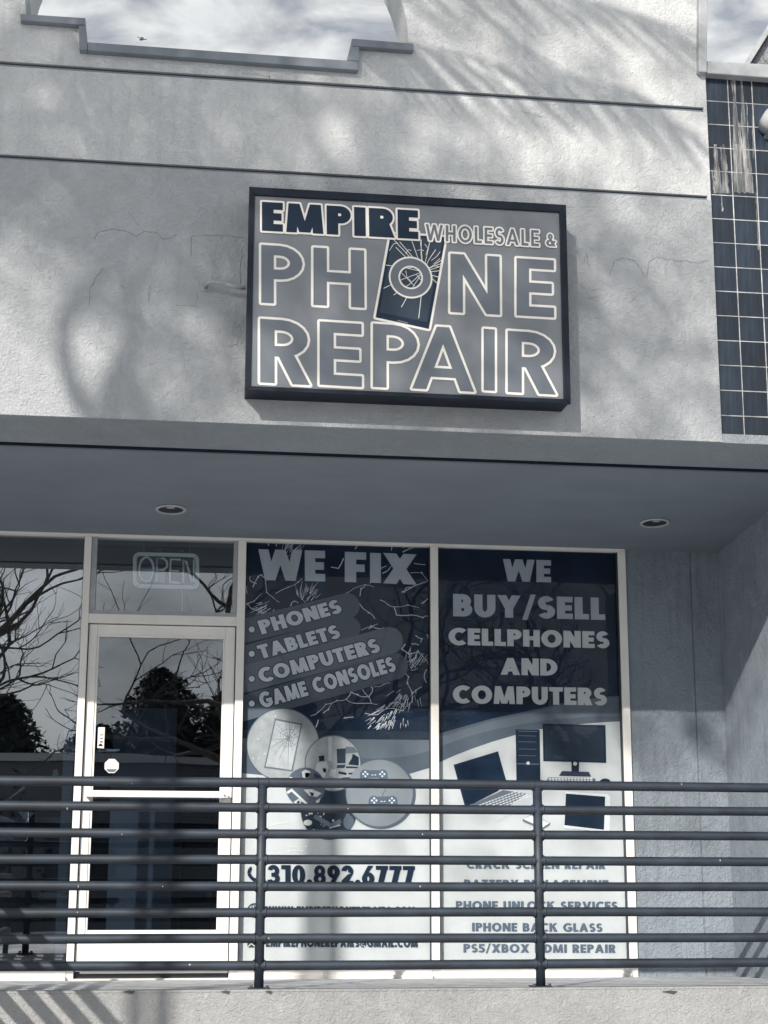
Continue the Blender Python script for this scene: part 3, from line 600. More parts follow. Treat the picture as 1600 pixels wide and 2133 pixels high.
polys = stroke(SP([(-3, -1), (-3, 1), (-2.2, 1)]), .003) + stroke(SP([(-1.4, -1), (-1.4, .8)]), .003) + stroke(SP([(-.6, -1), (-.6, 1), (.4, 1), (.7, .5), (.7, -1)]), .003) + \
    stroke(SP([(2.6, 1), (1.6, 1), (1.4, .3), (1.6, -.7), (2.6, -.7)]), .003) + stroke(SP([(2.6, 1), (2.6, -1.6), (1.6, -1.9)]), .003)
union_sheet('print', polys, yk - .0018, 'print_grey', st2)

# ---- interior
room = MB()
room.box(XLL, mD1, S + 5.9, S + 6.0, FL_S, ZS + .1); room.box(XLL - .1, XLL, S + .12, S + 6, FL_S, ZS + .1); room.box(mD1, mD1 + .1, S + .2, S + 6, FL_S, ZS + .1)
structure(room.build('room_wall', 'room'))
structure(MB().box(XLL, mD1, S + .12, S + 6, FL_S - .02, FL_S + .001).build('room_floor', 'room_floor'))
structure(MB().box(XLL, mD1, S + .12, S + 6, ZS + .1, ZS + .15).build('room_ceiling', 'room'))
Yp = S + 1.0
x0, x1, z0, z1 = pxrect(238, 1474, 352, 2060, Yp)
pn = thing('standing_board', 'tall grey board standing inside behind the door glass', 'board', ((x0 + x1) / 2, Yp, FL_S))
box('board', 'panel', pn, x0, x1, Yp, Yp + .03, FL_S + .04, z1, .003)
box('foot', 'dark_item', pn, x0 + .05, x1 - .05, Yp - .12, Yp + .15, FL_S + .001, FL_S + .039)
ct = thing('display_counter', 'dark display counter standing inside behind the left window', 'counter', (fx(40, 1800) - .3, S + 1.2, FL_S))
cxx = fx(40, 1800)
box('counter_body', 'room', ct, cxx - 1.6, cxx + .25, S + .9, S + 1.5, FL_S + .08, FL_S + .95)
box('counter_top', 'panel', ct, cxx - 1.65, cxx + .3, S + .86, S + 1.54, FL_S + .951, FL_S + .99, .004)
box('plinth', 'dark_item', ct, cxx - 1.55, cxx + .2, S + .95, S + 1.45, FL_S + .001, FL_S + .079)
for dx in (-1.1, -.5): box('drawer', 'panel', ct, cxx + dx - .25, cxx + dx + .25, S + .885, S + .899, FL_S + .5, FL_S + .85, .003)
def small(name, label, cat, px, py, Y, shp, m):
    c = at(px, py, Y); b = MB(); b.prism([(c.x + a, c.z + d) for a, d in shp], Y, Y + .03); o = b.build(name, m, None, .002); tag(o, label, cat); return o
small('paper_flyer', 'small bright folded flyer stuck low inside the left window', 'flyer', 54, 1702, S + .07, [(-.05, .035), (.055, .03), (.0, -.028)], 'pale_item')
small('paper_card', 'pale tilted card leaning inside the left window edge', 'card', 117, 1615, S + .08, [(-.02, .03), (.004, .038), (.014, .002), (-.008, -.015), (-.022, -.002)], 'pale_item')
o = MB().tube([at(-14, 1690, S + .3), at(52, 1640, S + .3)], .008, 8).build('curtain_rod', 'frame_grey'); tag(o, 'thin pale rod slanting behind the left window', 'rod')
o = MB().box(at(80, 1865, S + .5).x, at(128, 1865, S + .5).x, S + .5, S + .8, at(100, 1874, S + .5).z, at(100, 1860, S + .5).z); 
sh = thing('wall_shelf', 'grey shelf low inside the left window beside the door', 'shelf', (at(100, 1865, S + .5).x, S + .6, FL_S))
o.build('shelf_board', 'panel', sh)
b2 = MB().box(at(40, 1896, S + .5).x, at(128, 1896, S + .5).x, S + .5, S + .8, at(100, 1900, S + .5).z, at(100, 1888, S + .5).z).build('shelf_board', 'panel', sh)
box('upright', 'dark_item', sh, at(124, 1865, S + .5).x, at(127, 1865, S + .5).x, S + .52, S + .78, FL_S + .002, at(100, 1874, S + .5).z)
box('upright', 'dark_item', sh, at(84, 1865, S + .5).x, at(87, 1865, S + .5).x, S + .52, S + .78, FL_S + .002, at(100, 1900, S + .5).z)
# dark rack with pale goods behind the right half of the door
rk = thing('goods_rack', 'dark open rack with pale goods behind the right half of the door', 'rack', (at(410, 1800, S + 2).x, S + 2, FL_S))
ra, rb = at(380, 1800, S + 2).x, at(448, 1800, S + 2).x
for x in (ra, rb): box('upright', 'dark_item', rk, x - .015, x + .015, S + 1.9, S + 2.3, FL_S + .002, .75)
for z in (-.3, 0.05, .4, .74): box('shelf_board', 'dark_item', rk, ra, rb, S + 1.91, S + 2.29, z, z + .02)
for px, py, w, h, nm, lb in ((395, 1690, .05, .06, 'goods_box', 'small pale box on the upper shelf of the dark rack'), (392, 1760, .02, .05, 'goods_bottle', 'slim pale bottle on the middle shelf of the dark rack'), (438, 1870, .05, .12, 'goods_bag', 'crumpled clear bag hanging low beside the dark rack')):
    c = at(px, py, S + 1.95); z = min((-.28, .07, .42, .76), key=lambda q: abs(q - c.z)) if nm != 'goods_bag' else c.z
    q = MB().prism([(c.x - w / 2, z), (c.x + w / 2, z), (c.x + w * .42, z + h), (c.x - w * .40, z + h * .96)], S + 1.94, S + 2.02).build(nm, 'pale_item', None, .006); tag(q, lb, nm.split('_')[1])

# ---- neon OPEN sign hanging behind the transom glass
Yn = S + .10
nc = at(346, 1188, Yn)
ne = thing('open_sign', 'unlit neon OPEN sign hanging behind the glass over the door', 'neon sign', (nc.x, Yn, nc.z))
def n3(x, y): p = at(x, y, Yn); return (p.x, Yn, p.z)
def rrect(x0, y0, x1, y1, r, sk=.026):
    out = []
    for cx_, cy_, a0 in ((x1 - r, y1 - r, 0), (x0 + r, y1 - r, 90), (x0 + r, y0 + r, 180), (x1 - r, y0 + r, 270)):
        for i in range(6):
            a = R(a0 + i * 18); X = cx_ + r * math.cos(a); out.append(n3(X, cy_ + r * math.sin(a) + (X - x0) * sk))
    out.append(out[0]); return out
MB().tube(rrect(279, 1152, 413, 1222, 12), .0075, 8).build('border_tube', 'neon', ne, smooth=True)
MB().tube(rrect(283, 1156, 409, 1218, 10), .0055, 8).build('border_tube', 'neon', ne, smooth=True)
def np_(l): return [n3(*p) for p in l]
el = [(305 + 15 * math.cos(R(a)), 1186 + 25 * math.sin(R(a))) for a in range(-70, 291, 20)]
T_ = .0075
MB().tube(np_(el), T_, 8).build('tube_letter', 'neon', ne, smooth=True)
MB().tube(np_([(327, 1213), (327, 1163), (341, 1163), (348, 1170), (348, 1181), (341, 1187), (329, 1187)]), T_, 8).build('tube_letter', 'neon', ne, smooth=True)
e_ = MB().tube(np_([(377, 1166), (356, 1165), (354, 1190), (354, 1213), (376, 1214)]), T_, 8); e_.tube(np_([(355, 1189), (373, 1190)]), T_, 8); e_.build('tube_letter', 'neon', ne, smooth=True)
MB().tube(np_([(382, 1214), (382, 1166), (388, 1170), (400, 1213), (404, 1212), (404, 1166)]), T_, 8).build('tube_letter', 'neon', ne, smooth=True)
x0, x1, z0, z1 = pxrect(286, 1184, 344, 1214, Yn + .03)
box('backing_reflection', 'frame_grey', ne, x0, x1, Yn + .02, Yn + .06, z0, z1, .004)  # grey block shaped after the bright reflection on the sign's backing plate
MB().tube([n3(379, 1228), n3(379.5, 1250), n3(379, 1276)], .002, 6).build('cord', 'neon', ne)
for x in (300, 395): MB().tube([n3(x, 1152), n3(x, 1120)], .0012, 5).build('chain', 'metal', ne)

# ================================================================== WINDOW POSTERS
YP = YG + .012
class Poster:
    def __init__(s, root): s.root = root; s.k = 0
    def put(s, polys, m, name='print', px=True, label=None, up=True):
        if up: s.k += 1
        Y = YP - .00011 * s.k
        if px: polys = [pts(p, Y) for p in polys]
        o = union_sheet(name, polys, Y, m, s.root)
        if label: o['label'] = label
        return o
    def text(s, t, BL, BR, TL, m, out=None, ow=.006, label=None, st=HV):
        s.k += 1; Y = YP - .00011 * s.k; ps = letters(t, BL, BR, TL, Y, **st)
        if out:
            union_sheet('letter_outline', [grow(p, ow, 3) for p in ps], Y, out, s.root); s.k += 1; Y = YP - .00011 * s.k
        o = put_letters(ps, Y, m, s.root)
        return o
def tri(poly_px):
    """split a simple outline into triangles so that each piece is convex"""
    from mathutils.geometry import tessellate_polygon
    v = [Vector((x, y, 0)) for x, y in poly_px]
    return [[poly_px[i] for i in t] for t in tessellate_polygon([v])]

p1 = thing('window_poster', 'window poster with dark cracked top, slanted service list and phone number', 'poster', ((mB1 + mC0) / 2, YP, zsill_t), 'printed window posters')
MB().box(mB1 - .005, mC0 + .005, YP, YP + .002, zsill_t - .01, zhead - .001).build('sheet', 'print_white', p1)
A = Poster(p1)
TL7 = lambda x, y: (490 + x / 3.81, 1100 + y / 3.81)
TL4 = lambda x, y: (500 + x / 4, 1460 + y / 4)
A.put([[(498, 1112), (905, 1124), (905, 1524), (498, 1520)]], 'print_dark', 'dark_field')
A.put([[(498, 1520), (905, 1524), (905, 1542), (498, 1538)]], 'print_dark2', 'dark_band')
A.put(tri([(498, 1538), (905, 1542), (905, 1597), (880, 1604), (850, 1613), (820, 1618), (700, 1622), (560, 1616), (498, 1610)]), 'print_mid2', 'swoosh')
A.put(tri([(498, 1538), (905, 1541.5), (905, 1561), (870, 1571), (830, 1578), (780, 1580), (498, 1566)]), 'print_mid', 'swoosh')
# shattered-glass print
rs = random.Random(11); pol = []
hand = [[(90, 590), (130, 640), (250, 690), (330, 690)], [(140, 470), (180, 390), (210, 370), (240, 400), (250, 510), (300, 550), (350, 590)], [(90, 610), (150, 580), (210, 520)], [(320, 520), (420, 470), (500, 430), (530, 400)], [(520, 480), (530, 560), (560, 600)],
        [(440, 620), (470, 580), (500, 600)], [(870, 520), (940, 480), (1030, 450), (1100, 470)], [(1070, 440), (1100, 400), (1140, 330), (1200, 300)], [(990, 540), (1000, 480), (1030, 460)], [(1320, 510), (1420, 460), (1530, 420)], [(1340, 520), (1350, 480), (1400, 470)],
        [(1150, 570), (1210, 605), (1260, 625), (1370, 610), (1460, 630)], [(1260, 625), (1280, 690), (1400, 690), (1490, 710), (1530, 700)], [(1480, 600), (1530, 560)], [(980, 590), (1060, 670), (1110, 720)], [(1000, 810), (1080, 780), (1150, 800), (1180, 790)],
        [(1060, 800), (1130, 760)], [(1350, 920), (1320, 960), (1380, 1000), (1450, 980), (1500, 1030), (1530, 1080)], [(1400, 920), (1460, 930)], [(1340, 1060), (1400, 1050), (1440, 1020)], [(1520, 1120), (1500, 1170), (1520, 1230)], [(1345, 1150), (1375, 1180), (1365, 1230), (1410, 1310), (1480, 1260)],
        [(1410, 1310), (1400, 1380), (1330, 1450), (1200, 1430), (1130, 1480), (1030, 1470)], [(1200, 1430), (1230, 1390), (1290, 1380), (1340, 1420)], [(600, 1490), (660, 1460), (720, 1400), (810, 1370), (880, 1360), (940, 1390)], [(880, 1360), (920, 1300), (980, 1320)],
        [(700, 1470), (740, 1440), (770, 1390)], [(860, 1510), (940, 1500)], [(870, 1495), (885, 1515)], [(640, 1580), (660, 1520)], [(960, 1320), (1060, 1340), (1090, 1290), (1080, 1260)], [(1010, 1280), (1060, 1340), (1080, 1390), (940, 1390)], [(1080, 1390), (1130, 1400)],
        [(1100, 1260), (1180, 1240), (1230, 1230)], [(1420, 280), (1510, 290)], [(1390, 355), (1480, 355), (1530, 420)], [(1250, 120), (1240, 180)], [(975, 120), (950, 170)], [(1330, 190), (1440, 150)], [(120, 380), (120, 420), (170, 440)], [(90, 460), (95, 520)], [(260, 100), (265, 140)],
        [(1170, 360), (1240, 300)], [(860, 240), (820, 320), (760, 310)], [(1430, 850), (1480, 880), (1470, 910)], [(1520, 840), (1525, 880)], [(1400, 1130), (1450, 1110)]]
for l in hand:
    q = []
    for (x0, y0), (x1, y1) in zip(l, l[1:]):
        q.append((x0, y0)); q.append(((x0 + x1) / 2 + rs.uniform(-8, 8), (y0 + y1) / 2 + rs.uniform(-8, 8)))
    q.append(l[-1]); w0 = rs.uniform(3, 9)
    pol += stroke([TL7(*p) for p in q], w0 / 3.81, rs.uniform(2, 7) / 3.81)
    for x, y in l[1:-1]:
        r_ = rs.uniform(4, 10); pol.append([TL7(x + r_ * math.cos(a) * rs.uniform(.5, 1.5), y + r_ * math.sin(a) * rs.uniform(.5, 1.5)) for a in (0, 2.1, 4.2)])
def dashes(cx_, cy_, a0, a1, r0, r1, n, hubx, huby, wd=5):
    for i in range(n):
        a = R(rs.uniform(a0, a1)); rr = rs.uniform(r0, r1); x = cx_ + rr * math.cos(a); y = cy_ + rr * math.sin(a) * .7
        d = math.atan2(y - huby, x - hubx) + rs.uniform(-.15, .15); l = rs.uniform(30, 85)
        pol.extend(stroke([TL7(x, y), TL7(x + l * .5 * math.cos(d) + rs.uniform(-3, 3), y + l * .5 * math.sin(d)), TL7(x + l * math.cos(d), y + l * math.sin(d))], rs.uniform(wd * .6, wd * 1.6) / 3.81, 1.5 / 3.81))
dashes(1200, 1520, 0, 360, 10, 170, 60, 1330, 1330, 6)
dashes(1340, 1330, 0, 360, 10, 130, 40, 1420, 1180, 5)
dashes(420, 170, 0, 360, 10, 120, 34, 330, 330, 4)
dashes(580, 520, 0, 360, 10, 90, 26, 500, 680, 5)
dashes(230, 620, 0, 360, 10, 90, 18, 420, 520, 5)
dashes(1370, 130, 0, 360, 10, 70, 16, 1200, 240, 4)
dashes(1430, 1050, 0, 360, 10, 110, 26, 1300, 1300, 4)
pol = [[(x, y) for x, y in p if True] for p in pol]
pol = [p for p in pol if all(512 < x < 897 and 1126 < y < 1521 for x, y in p)]
A.put(pol, 'print_pale', 'shattered_glass_print')['kind'] = 'stuff'
A.text('WE', TL7(183, 412), TL7(715, 424), TL7(183, 167), 'print_grey', label='big grey WE at the top of the poster')
A.k -= 1; A.text('F', TL7(870, 428), TL7(1040, 433), TL7(870, 188), 'print_grey')
A.k -= 1; A.text('I', TL7(1070, 433), TL7(1157, 436), TL7(1070, 196), 'print_grey')
A.k -= 1; A.text('X', TL7(1175, 438), TL7(1440, 450), TL7(1175, 197), 'print_grey')
def pill(x0, yt0, xt, yt, yb0, xb, yb, m, w_out):
    """slanted band with a round right end, in poster-photo coordinates"""
    top = TL7(x0, yt0); r_top = TL7(xt, yt); r_bot = TL7(xb, yb); bot = TL7(x0, yb0)
    cx_, cy_ = (r_top[0] + r_bot[0]) / 2, (r_top[1] + r_bot[1]) / 2; ux, uy = (r_top[0] - cx_), (r_top[1] - cy_); r = math.hypot(ux, uy)
    a0 = math.atan2(uy, ux); cap = [(cx_ + r * math.cos(a0 + math.pi * i / 14) * 1.0, cy_ + r * math.sin(a0 + math.pi * i / 14)) for i in range(15)]
    A.put([[top] + cap + [bot]], m, 'slanted_band')
pill(45, 724, 870, 517, 918, 905, 718, 'print_mid2', 0)
pill(45, 940, 890, 706, 1100, 925, 880, 'print_mid2', 0)
pill(45, 1098, 1200, 787, 1316, 1245, 1000, 'print_mid', 0)
pill(45, 1330, 1245, 995, 1540, 1290, 1198, 'print_mid2', 0)
for t, BL, BR, TLp, by in (('PHONES', (212, 845), (853, 668), (175, 738), 805), ('TABLETS', (205, 1040), (842, 868), (168, 935), 998), ('COMPUTERS', (205, 1232), (1158, 980), (168, 1122), 1197), ('GAME CONSOLES', (212, 1432), (1283, 1132), (175, 1315), 1393)):
    A.text(t, TL7(*BL), TL7(*BR), TL7(*TLp), 'print_pale', 'ink2', .0065)
    Yk = YP - .00011 * A.k; c = at(*TL7(131, by), Yk); A.put([disc(c.x, c.z, .0255)], 'ink2', 'bullet', px=False, up=False); A.put([disc(c.x, c.z, .019)], 'print_pale', 'bullet', px=False)
# round pictures
def circ(c, r, ring_m, fill_m, rim, name='picture_disc'):
    A.put([disc(c[0], c[1], r + rim, None, 48)], ring_m, 'disc_rim'); return A.put([disc(c[0], c[1], r, None, 48)], fill_m, name)
circ(TL4(740, 925), 57, 'print_mid2', 'print_dark2', 1.5)
for k in range(46):
    a = rs.uniform(0, 6.28); rr = 52 * math.sqrt(rs.uniform(0, 1)); x, y = TL4(740, 925); x += rr * math.cos(a); y += rr * math.sin(a)
    if x > 695 and rs.random() < .8: continue
    w, h, t = rs.uniform(2, 6), rs.uniform(1.5, 4), rs.uniform(0, 3)
    A.put([[(x + w * math.cos(t), y + w * math.sin(t)), (x - h * math.sin(t), y + h * math.cos(t)), (x - w * math.cos(t), y - w * math.sin(t)), (x + h * math.sin(t), y - h * math.cos(t))]], rs.choice(['print_white', 'print_grey', 'print_pale', 'ink', 'print_mid']), 'picture_fleck', up=(k % 12 == 0))
A.put([disc(*TL4(565, 1015), 9, 6)], 'white', 'picture_fleck')
A.put(stroke([TL4(620, 960), TL4(760, 1040), TL4(840, 1000)], 9), 'print_mid', 'tool_print')
A.put([disc(*TL4(905, 1010), 11, 15)], 'print_mid2', 'handle_print')
A.put(stroke([TL4(745, 1060), TL4(835, 1035)], 2.5), 'print_white', 'tool_print')
circ(TL4(358, 365), 74.5, 'print_mid2', 'pic_grey', 1.8, 'cracked_phone_picture')
ph_o = [TL4(290, 145), TL4(520, 190), TL4(440, 590), TL4(200, 560)]
A.put([ph_o], 'print_mid', 'phone_print'); 
A.put([[TL4(298, 162), TL4(506, 202), TL4(428, 575), TL4(215, 545)]], 'pic_pale', 'phone_print')
hub = (405, 310); pol = []
for e in ((300, 230), (380, 180), (410, 170), (440, 180), (470, 205), (500, 240), (490, 300), (470, 380), (440, 420), (400, 540), (320, 500), (280, 460), (240, 400), (265, 318), (310, 200)):
    mid = ((hub[0] + e[0]) / 2 + rs.uniform(-8, 8), (hub[1] + e[1]) / 2 + rs.uniform(-8, 8)); pol += stroke([TL4(*hub), TL4(*mid), TL4(*e)], 1.3, .5)
for rr in (28, 52, 75):
    q = [(hub[0] + rr * math.cos(a) * rs.uniform(.8, 1.15), hub[1] + rr * math.sin(a) * rs.uniform(.8, 1.2)) for a in [i * .52 for i in range(13)]]; pol += stroke([TL4(*p) for p in q], .7)
A.put(pol, 'print_mid', 'crack_print')
A.put([disc(*TL4(x, y), 2, None, 10) for x, y in ((295, 128), (150, 318), (283, 352), (110, 478), (155, 478), (205, 440))], 'print_grey', 'picture_fleck')
circ(TL4(775, 520), 57, 'print_mid2', 'pic_grey', 2.0, 'workbench_picture')
for sh_, m_ in (([(735, 300), (765, 300), (765, 500), (735, 500)], 'print_grey'), ([(655, 460), (700, 455), (705, 500), (660, 505)], 'ink'), ([(640, 520), (720, 505), (740, 560), (700, 640), (620, 610)], 'print_white'), ([(805, 400), (880, 395), (880, 520), (810, 520)], 'ink2'), ([(880, 380), (950, 385), (985, 430), (880, 440)], 'print_mid'), ([(940, 440), (990, 470), (990, 540), (900, 530), (930, 480)], 'ink'), ([(810, 535), (880, 530), (870, 560), (805, 560)], 'ink2'), ([(880, 545), (985, 548), (980, 562), (885, 560)], 'ink'), ([(820, 585), (890, 600), (885, 620), (820, 605)], 'ink'), ([(900, 600), (960, 595), (955, 612), (905, 615)], 'ink2'), ([(690, 560), (720, 565), (715, 600), (695, 590)], 'ink2'), ([(760, 570), (800, 570), (790, 640), (740, 620)], 'print_white'), ([(850, 640), (960, 630), (930, 680), (850, 690)], 'ink2')):
    A.put(tri([TL4(*p) for p in sh_]), m_, 'workbench_print', up=(m_ == 'print_grey'))
circ(TL4(545, 720), 40, 'print_mid2', 'print_mid2', 1.0, 'circuit_picture')
for sh_, m_ in (([(385, 760), (430, 730), (565, 855), (545, 862), (430, 755), (400, 775)], 'white'), ([(515, 590), (545, 573), (590, 590), (560, 650), (520, 635)], 'print_white'), ([(540, 600), (580, 600), (580, 640), (545, 640)], 'print_mid'), ([(410, 630), (440, 640), (438, 650), (412, 650)], 'white'), ([(530, 740), (600, 735), (680, 770), (640, 800), (580, 790)], 'print_white'), ([(580, 760), (620, 770), (600, 800)], 'print_grey'), ([(450, 840), (490, 815), (515, 835), (500, 858), (455, 858)], 'print_white'), ([(470, 845), (490, 830), (500, 845), (485, 855)], 'ink'), ([(630, 835), (670, 810), (660, 845), (640, 852)], 'print_white'), ([(610, 600), (660, 620), (690, 650), (630, 655)], 'ink2')):
    A.put(tri([TL4(*p) for p in sh_]), m_, 'circuit_print', up=(m_ in ('white',)))
A.put([disc(*TL4(1172, 775), 73, None, 48)], 'print_mid2', 'disc_rim', up=True)
A.put([disc(*TL4(1162, 768), 69.5, None, 48)], 'pic_dim', 'controller_picture')
def pad(cx_, cy_, s, m, body):
    A.put([disc(cx_ - 21 * s, cy_ + 2 * s, 12 * s, 13 * s, 20), disc(cx_ + 21 * s, cy_ + 2 * s, 12 * s, 13 * s, 20), [(cx_ - 22 * s, cy_ - 9 * s), (cx_ + 22 * s, cy_ - 9 * s), (cx_ + 24 * s, cy_ + 9 * s), (cx_ - 24 * s, cy_ + 9 * s)],
           [(cx_ - 32 * s, cy_ + 0 * s), (cx_ - 20 * s, cy_ + 4 * s), (cx_ - 24 * s, cy_ + 24 * s), (cx_ - 31 * s, cy_ + 29 * s), (cx_ - 36 * s, cy_ + 24 * s)], [(cx_ + 32 * s, cy_ + 0 * s), (cx_ + 20 * s, cy_ + 4 * s), (cx_ + 24 * s, cy_ + 24 * s), (cx_ + 31 * s, cy_ + 29 * s), (cx_ + 36 * s, cy_ + 24 * s)]], body, 'gamepad_print')
    q = []
    for sx in (-20, 20):
        for dx, dy in ((0, -5), (0, 5), (-5, 0), (5, 0)): q.append(disc(cx_ + (sx + dx) * s, cy_ + dy * s, 2.3 * s, None, 12))
    q += [rc(cx_ - 5.5 * s, cy_ + 1 * s, cx_ - 1.5 * s, cy_ + 3 * s), rc(cx_ + 1.5 * s, cy_ + 1 * s, cx_ + 5.5 * s, cy_ + 3 * s)]
    A.k += 1
    for b_ in q: A.put([b_], m, 'button_print', up=False)
A.put(stroke([TL4(1190, 800), TL4(1190, 770), TL4(1215, 745), TL4(1200, 720)], 1.6), 'shade_letter', 'cord_print')
pad(*TL4(1115, 610), .88, 'print_pale', 'shade_letter'); pad(*TL4(1192, 830), .92, 'print_pale', 'shade_letter')
# phone number, web and mail lines
TB = lambda x, y: (480 + x / 3.636, 1760 + y / 3.636)
A.text('310.892.6777', TB(285, 300), TB(1400, 306), TB(285, 152), 'ink', st=dict(s=.27, b=.21, gap=.07), label='large dark phone number line')
A.k -= 1; A.text('WWW.EMPIREPHONEREPAIRS.COM', TB(265, 528), TB(1400, 532), TB(265, 464), 'ink2')
A.k -= 1; A.text('EMPIREPHONEREPAIRS@GMAIL.COM', TB(268, 772), TB(1420, 776), TB(268, 708), 'ink2')
ic = [stroke([TB(150, 180), TB(138, 215), TB(155, 245), TB(185, 268)], 7.0), stroke([TB(145, 178), TB(162, 176)], 6), stroke([TB(180, 262), TB(200, 262)], 6)]
A.put([p for q in ic for p in q], 'ink', 'handset_print')
g_ = TB(182, 496)
A.put([q for r_ in (15, ) for q in ring(g_[0], g_[1], r_, r_, 2, 2, 0, 360, 24)] + ring(g_[0], g_[1], 7, 15, 1.3, 1.3, 0, 360, 18) + stroke([(g_[0] - 15, g_[1]), (g_[0] + 15, g_[1])], 1.5) + stroke([(g_[0], g_[1] - 15), (g_[0], g_[1] + 15)], 1.5), 'ink2', 'globe_print')
A.put([[TB(128, 735), TB(188, 735), TB(188, 775), TB(128, 775)]], 'ink2', 'envelope_print'); A.put(stroke([TB(128, 775), TB(158, 748), TB(188, 770)], 2), 'print_white', 'envelope_print')
# faint circuit pattern on the white field
A.put(stroke([TB(330, 40), TB(350, 20)], .7) + stroke([TB(440, 15), TB(540, 15)], .7) + stroke([TB(440, 45), TB(540, 45)], .7) + [disc(*TB(545, 45), 2, None, 8), disc(*TB(440, 45), 2, None, 8), disc(*TB(575, 12), 2, None, 8)] + stroke([(780, 1738), (840, 1738), (880, 1748)], .7) + stroke([(560, 1720), (600, 1712)], .7), 'print_pale', 'circuit_line_print')

p2 = thing('window_poster', 'window poster with computer pictures below WE BUY/SELL lettering', 'poster', ((mC1 + mD0) / 2, YP, zsill_t), 'printed window posters')
MB().box(mC1 - .005, mD0 + .005, YP, YP + .002, zsill_t - .01, zhead - .001).build('sheet', 'print_white', p2)
A = Poster(p2)
T8 = lambda x, y: (900 + x / 3.636, 1100 + y / 3.636)
T9 = lambda x, y: (900 + x / 3.636, 1450 + y / 3.636)
TC = lambda x, y: (900 + x / 3.636, 1760 + y / 3.636)
curve3 = [(1540, 186), (1330, 196), (1120, 213), (900, 238), (760, 262), (640, 292), (460, 345), (300, 400), (160, 455), (0, 528)]
curve2 = [(1540, 150), (1200, 155), (900, 180), (700, 208), (500, 248), (300, 298), (160, 345), (0, 405)]
curve1 = [(1540, -10), (1300, 5), (1050, 40), (850, 85), (650, 130), (450, 172), (250, 228), (0, 300)]
def field(c, m, nm): A.put(tri([T9(*p) for p in c] + [(893, 1120), (1325, 1130)]), m, nm)
field(curve3, 'print_mid2', 'swoosh'); field(curve2, 'print_mid', 'swoosh')
field(curve1, 'print_dark', 'dark_field')
A.put(tri([T9(*p) for p in curve1] + [T9(0, 325), T9(250, 250), T9(450, 192), T9(650, 147), T9(850, 100), T9(1050, 52), T9(1300, 14), T9(1540, 2)]), 'print_mid2', 'swoosh')
A.text('WE', T8(537, 402), T8(902, 411), T8(537, 234), 'print_grey', label='grey WE at the top')
A.text('BUY/SELL', T8(160, 668), T8(1312, 696), T8(160, 498), 'print_grey', label='mottled grey BUY/SELL line')
A.text('CELLPHONES', T8(125, 884), T8(1346, 911), T8(125, 756), 'print_ivory')
A.text('AND', T8(520, 1110), T8(950, 1119), T8(520, 982), 'print_ivory')
A.text('COMPUTERS', T8(158, 1326), T8(1326, 1344), T8(158, 1192), 'print_ivory')
def pic(l, m, nm, up=True): A.put(tri([T9(*p) for p in l]), m, nm, up=up)
pic([(163, 520), (500, 418), (562, 640), (500, 720), (300, 822), (248, 832)], 'ink', 'laptop_print')
pic([(178, 526), (492, 432), (545, 640), (300, 800), (256, 812)], 'print_dark', 'laptop_print')
pic([(250, 832), (300, 822), (560, 705), (760, 730), (770, 800), (600, 900), (500, 955), (370, 895)], 'print_grey', 'laptop_print')
pic([(262, 836), (310, 828), (560, 715), (745, 738), (752, 795), (500, 943), (380, 893)], 'print_white', 'laptop_print')
pic([(300, 822), (540, 712), (715, 738), (560, 850), (470, 890), (350, 850)], 'print_mid', 'keyboard_print')
kp = []
for r_ in range(5):
    for k in range(12):
        x = 352 + k * 24 + r_ * 28; y = 826 - k * 9.0 + r_ * 8 - (0 if k < 11 else 0); kp.append([T9(x, y), T9(x + 18, y - 7), T9(x + 26, y - 2), T9(x + 8, y + 5)])
A.put(kp, 'print_pale', 'key_print')
pic([(633, 252), (816, 256), (822, 668), (640, 668)], 'ink', 'tower_print')
A.put(stroke([T9(650, 265), T9(800, 268)], 1.2) + stroke([T9(642, 512), T9(812, 516)], 1.6) + stroke([T9(655, 300), T9(790, 303)], .8) + stroke([T9(655, 345), T9(790, 348)], .8) + stroke([T9(655, 400), T9(790, 403)], .8) + stroke([T9(655, 450), T9(790, 453)], .8), 'print_mid', 'tower_print')
A.put([disc(*T9(728, 508), 3.6, None, 14)], 'print_white', 'tower_button_print')
pic([(838, 208), (1314, 220), (1320, 506), (843, 493)], 'ink', 'monitor_print')
pic([(852, 224), (1300, 236), (1305, 492), (856, 480)], 'print_dark2', 'monitor_print')
pic([(1055, 498), (1115, 500), (1112, 605), (1058, 603)], 'ink', 'monitor_print'); pic([(985, 568), (1188, 574), (1206, 610), (962, 604)], 'ink2', 'monitor_print')
A.put([disc(*T9(1084, 512), 4.2, None, 14)], 'print_white', 'monitor_print')
pic([(880, 616), (1235, 624), (1245, 690), (850, 684)], 'print_mid2', 'keyboard_print')
A.put([[T9(885 + k * 24, 622 + r_ * 15), T9(903 + k * 24, 622.5 + r_ * 15), T9(903 + k * 24, 632 + r_ * 15), T9(885 + k * 24, 632 + r_ * 15)] for k in range(14) for r_ in range(4)], 'print_pale', 'key_print')
A.put([disc(*T9(1312, 648), 11, 6.5, 20)], 'ink', 'mouse_print')
pic([(1012, 722), (1335, 744), (1352, 765), (1345, 1020), (1325, 1030), (1000, 1000)], 'print_pale', 'tablet_print')
pic([(1014, 738), (1312, 762), (1303, 1013), (1003, 978)], 'ink', 'tablet_print')
pic([(685, 935), (750, 900), (898, 962), (890, 980), (832, 1014), (690, 950)], 'print_mid', 'handset_print')
pic([(692, 932), (750, 905), (890, 962), (836, 996)], 'print_pale', 'handset_print')
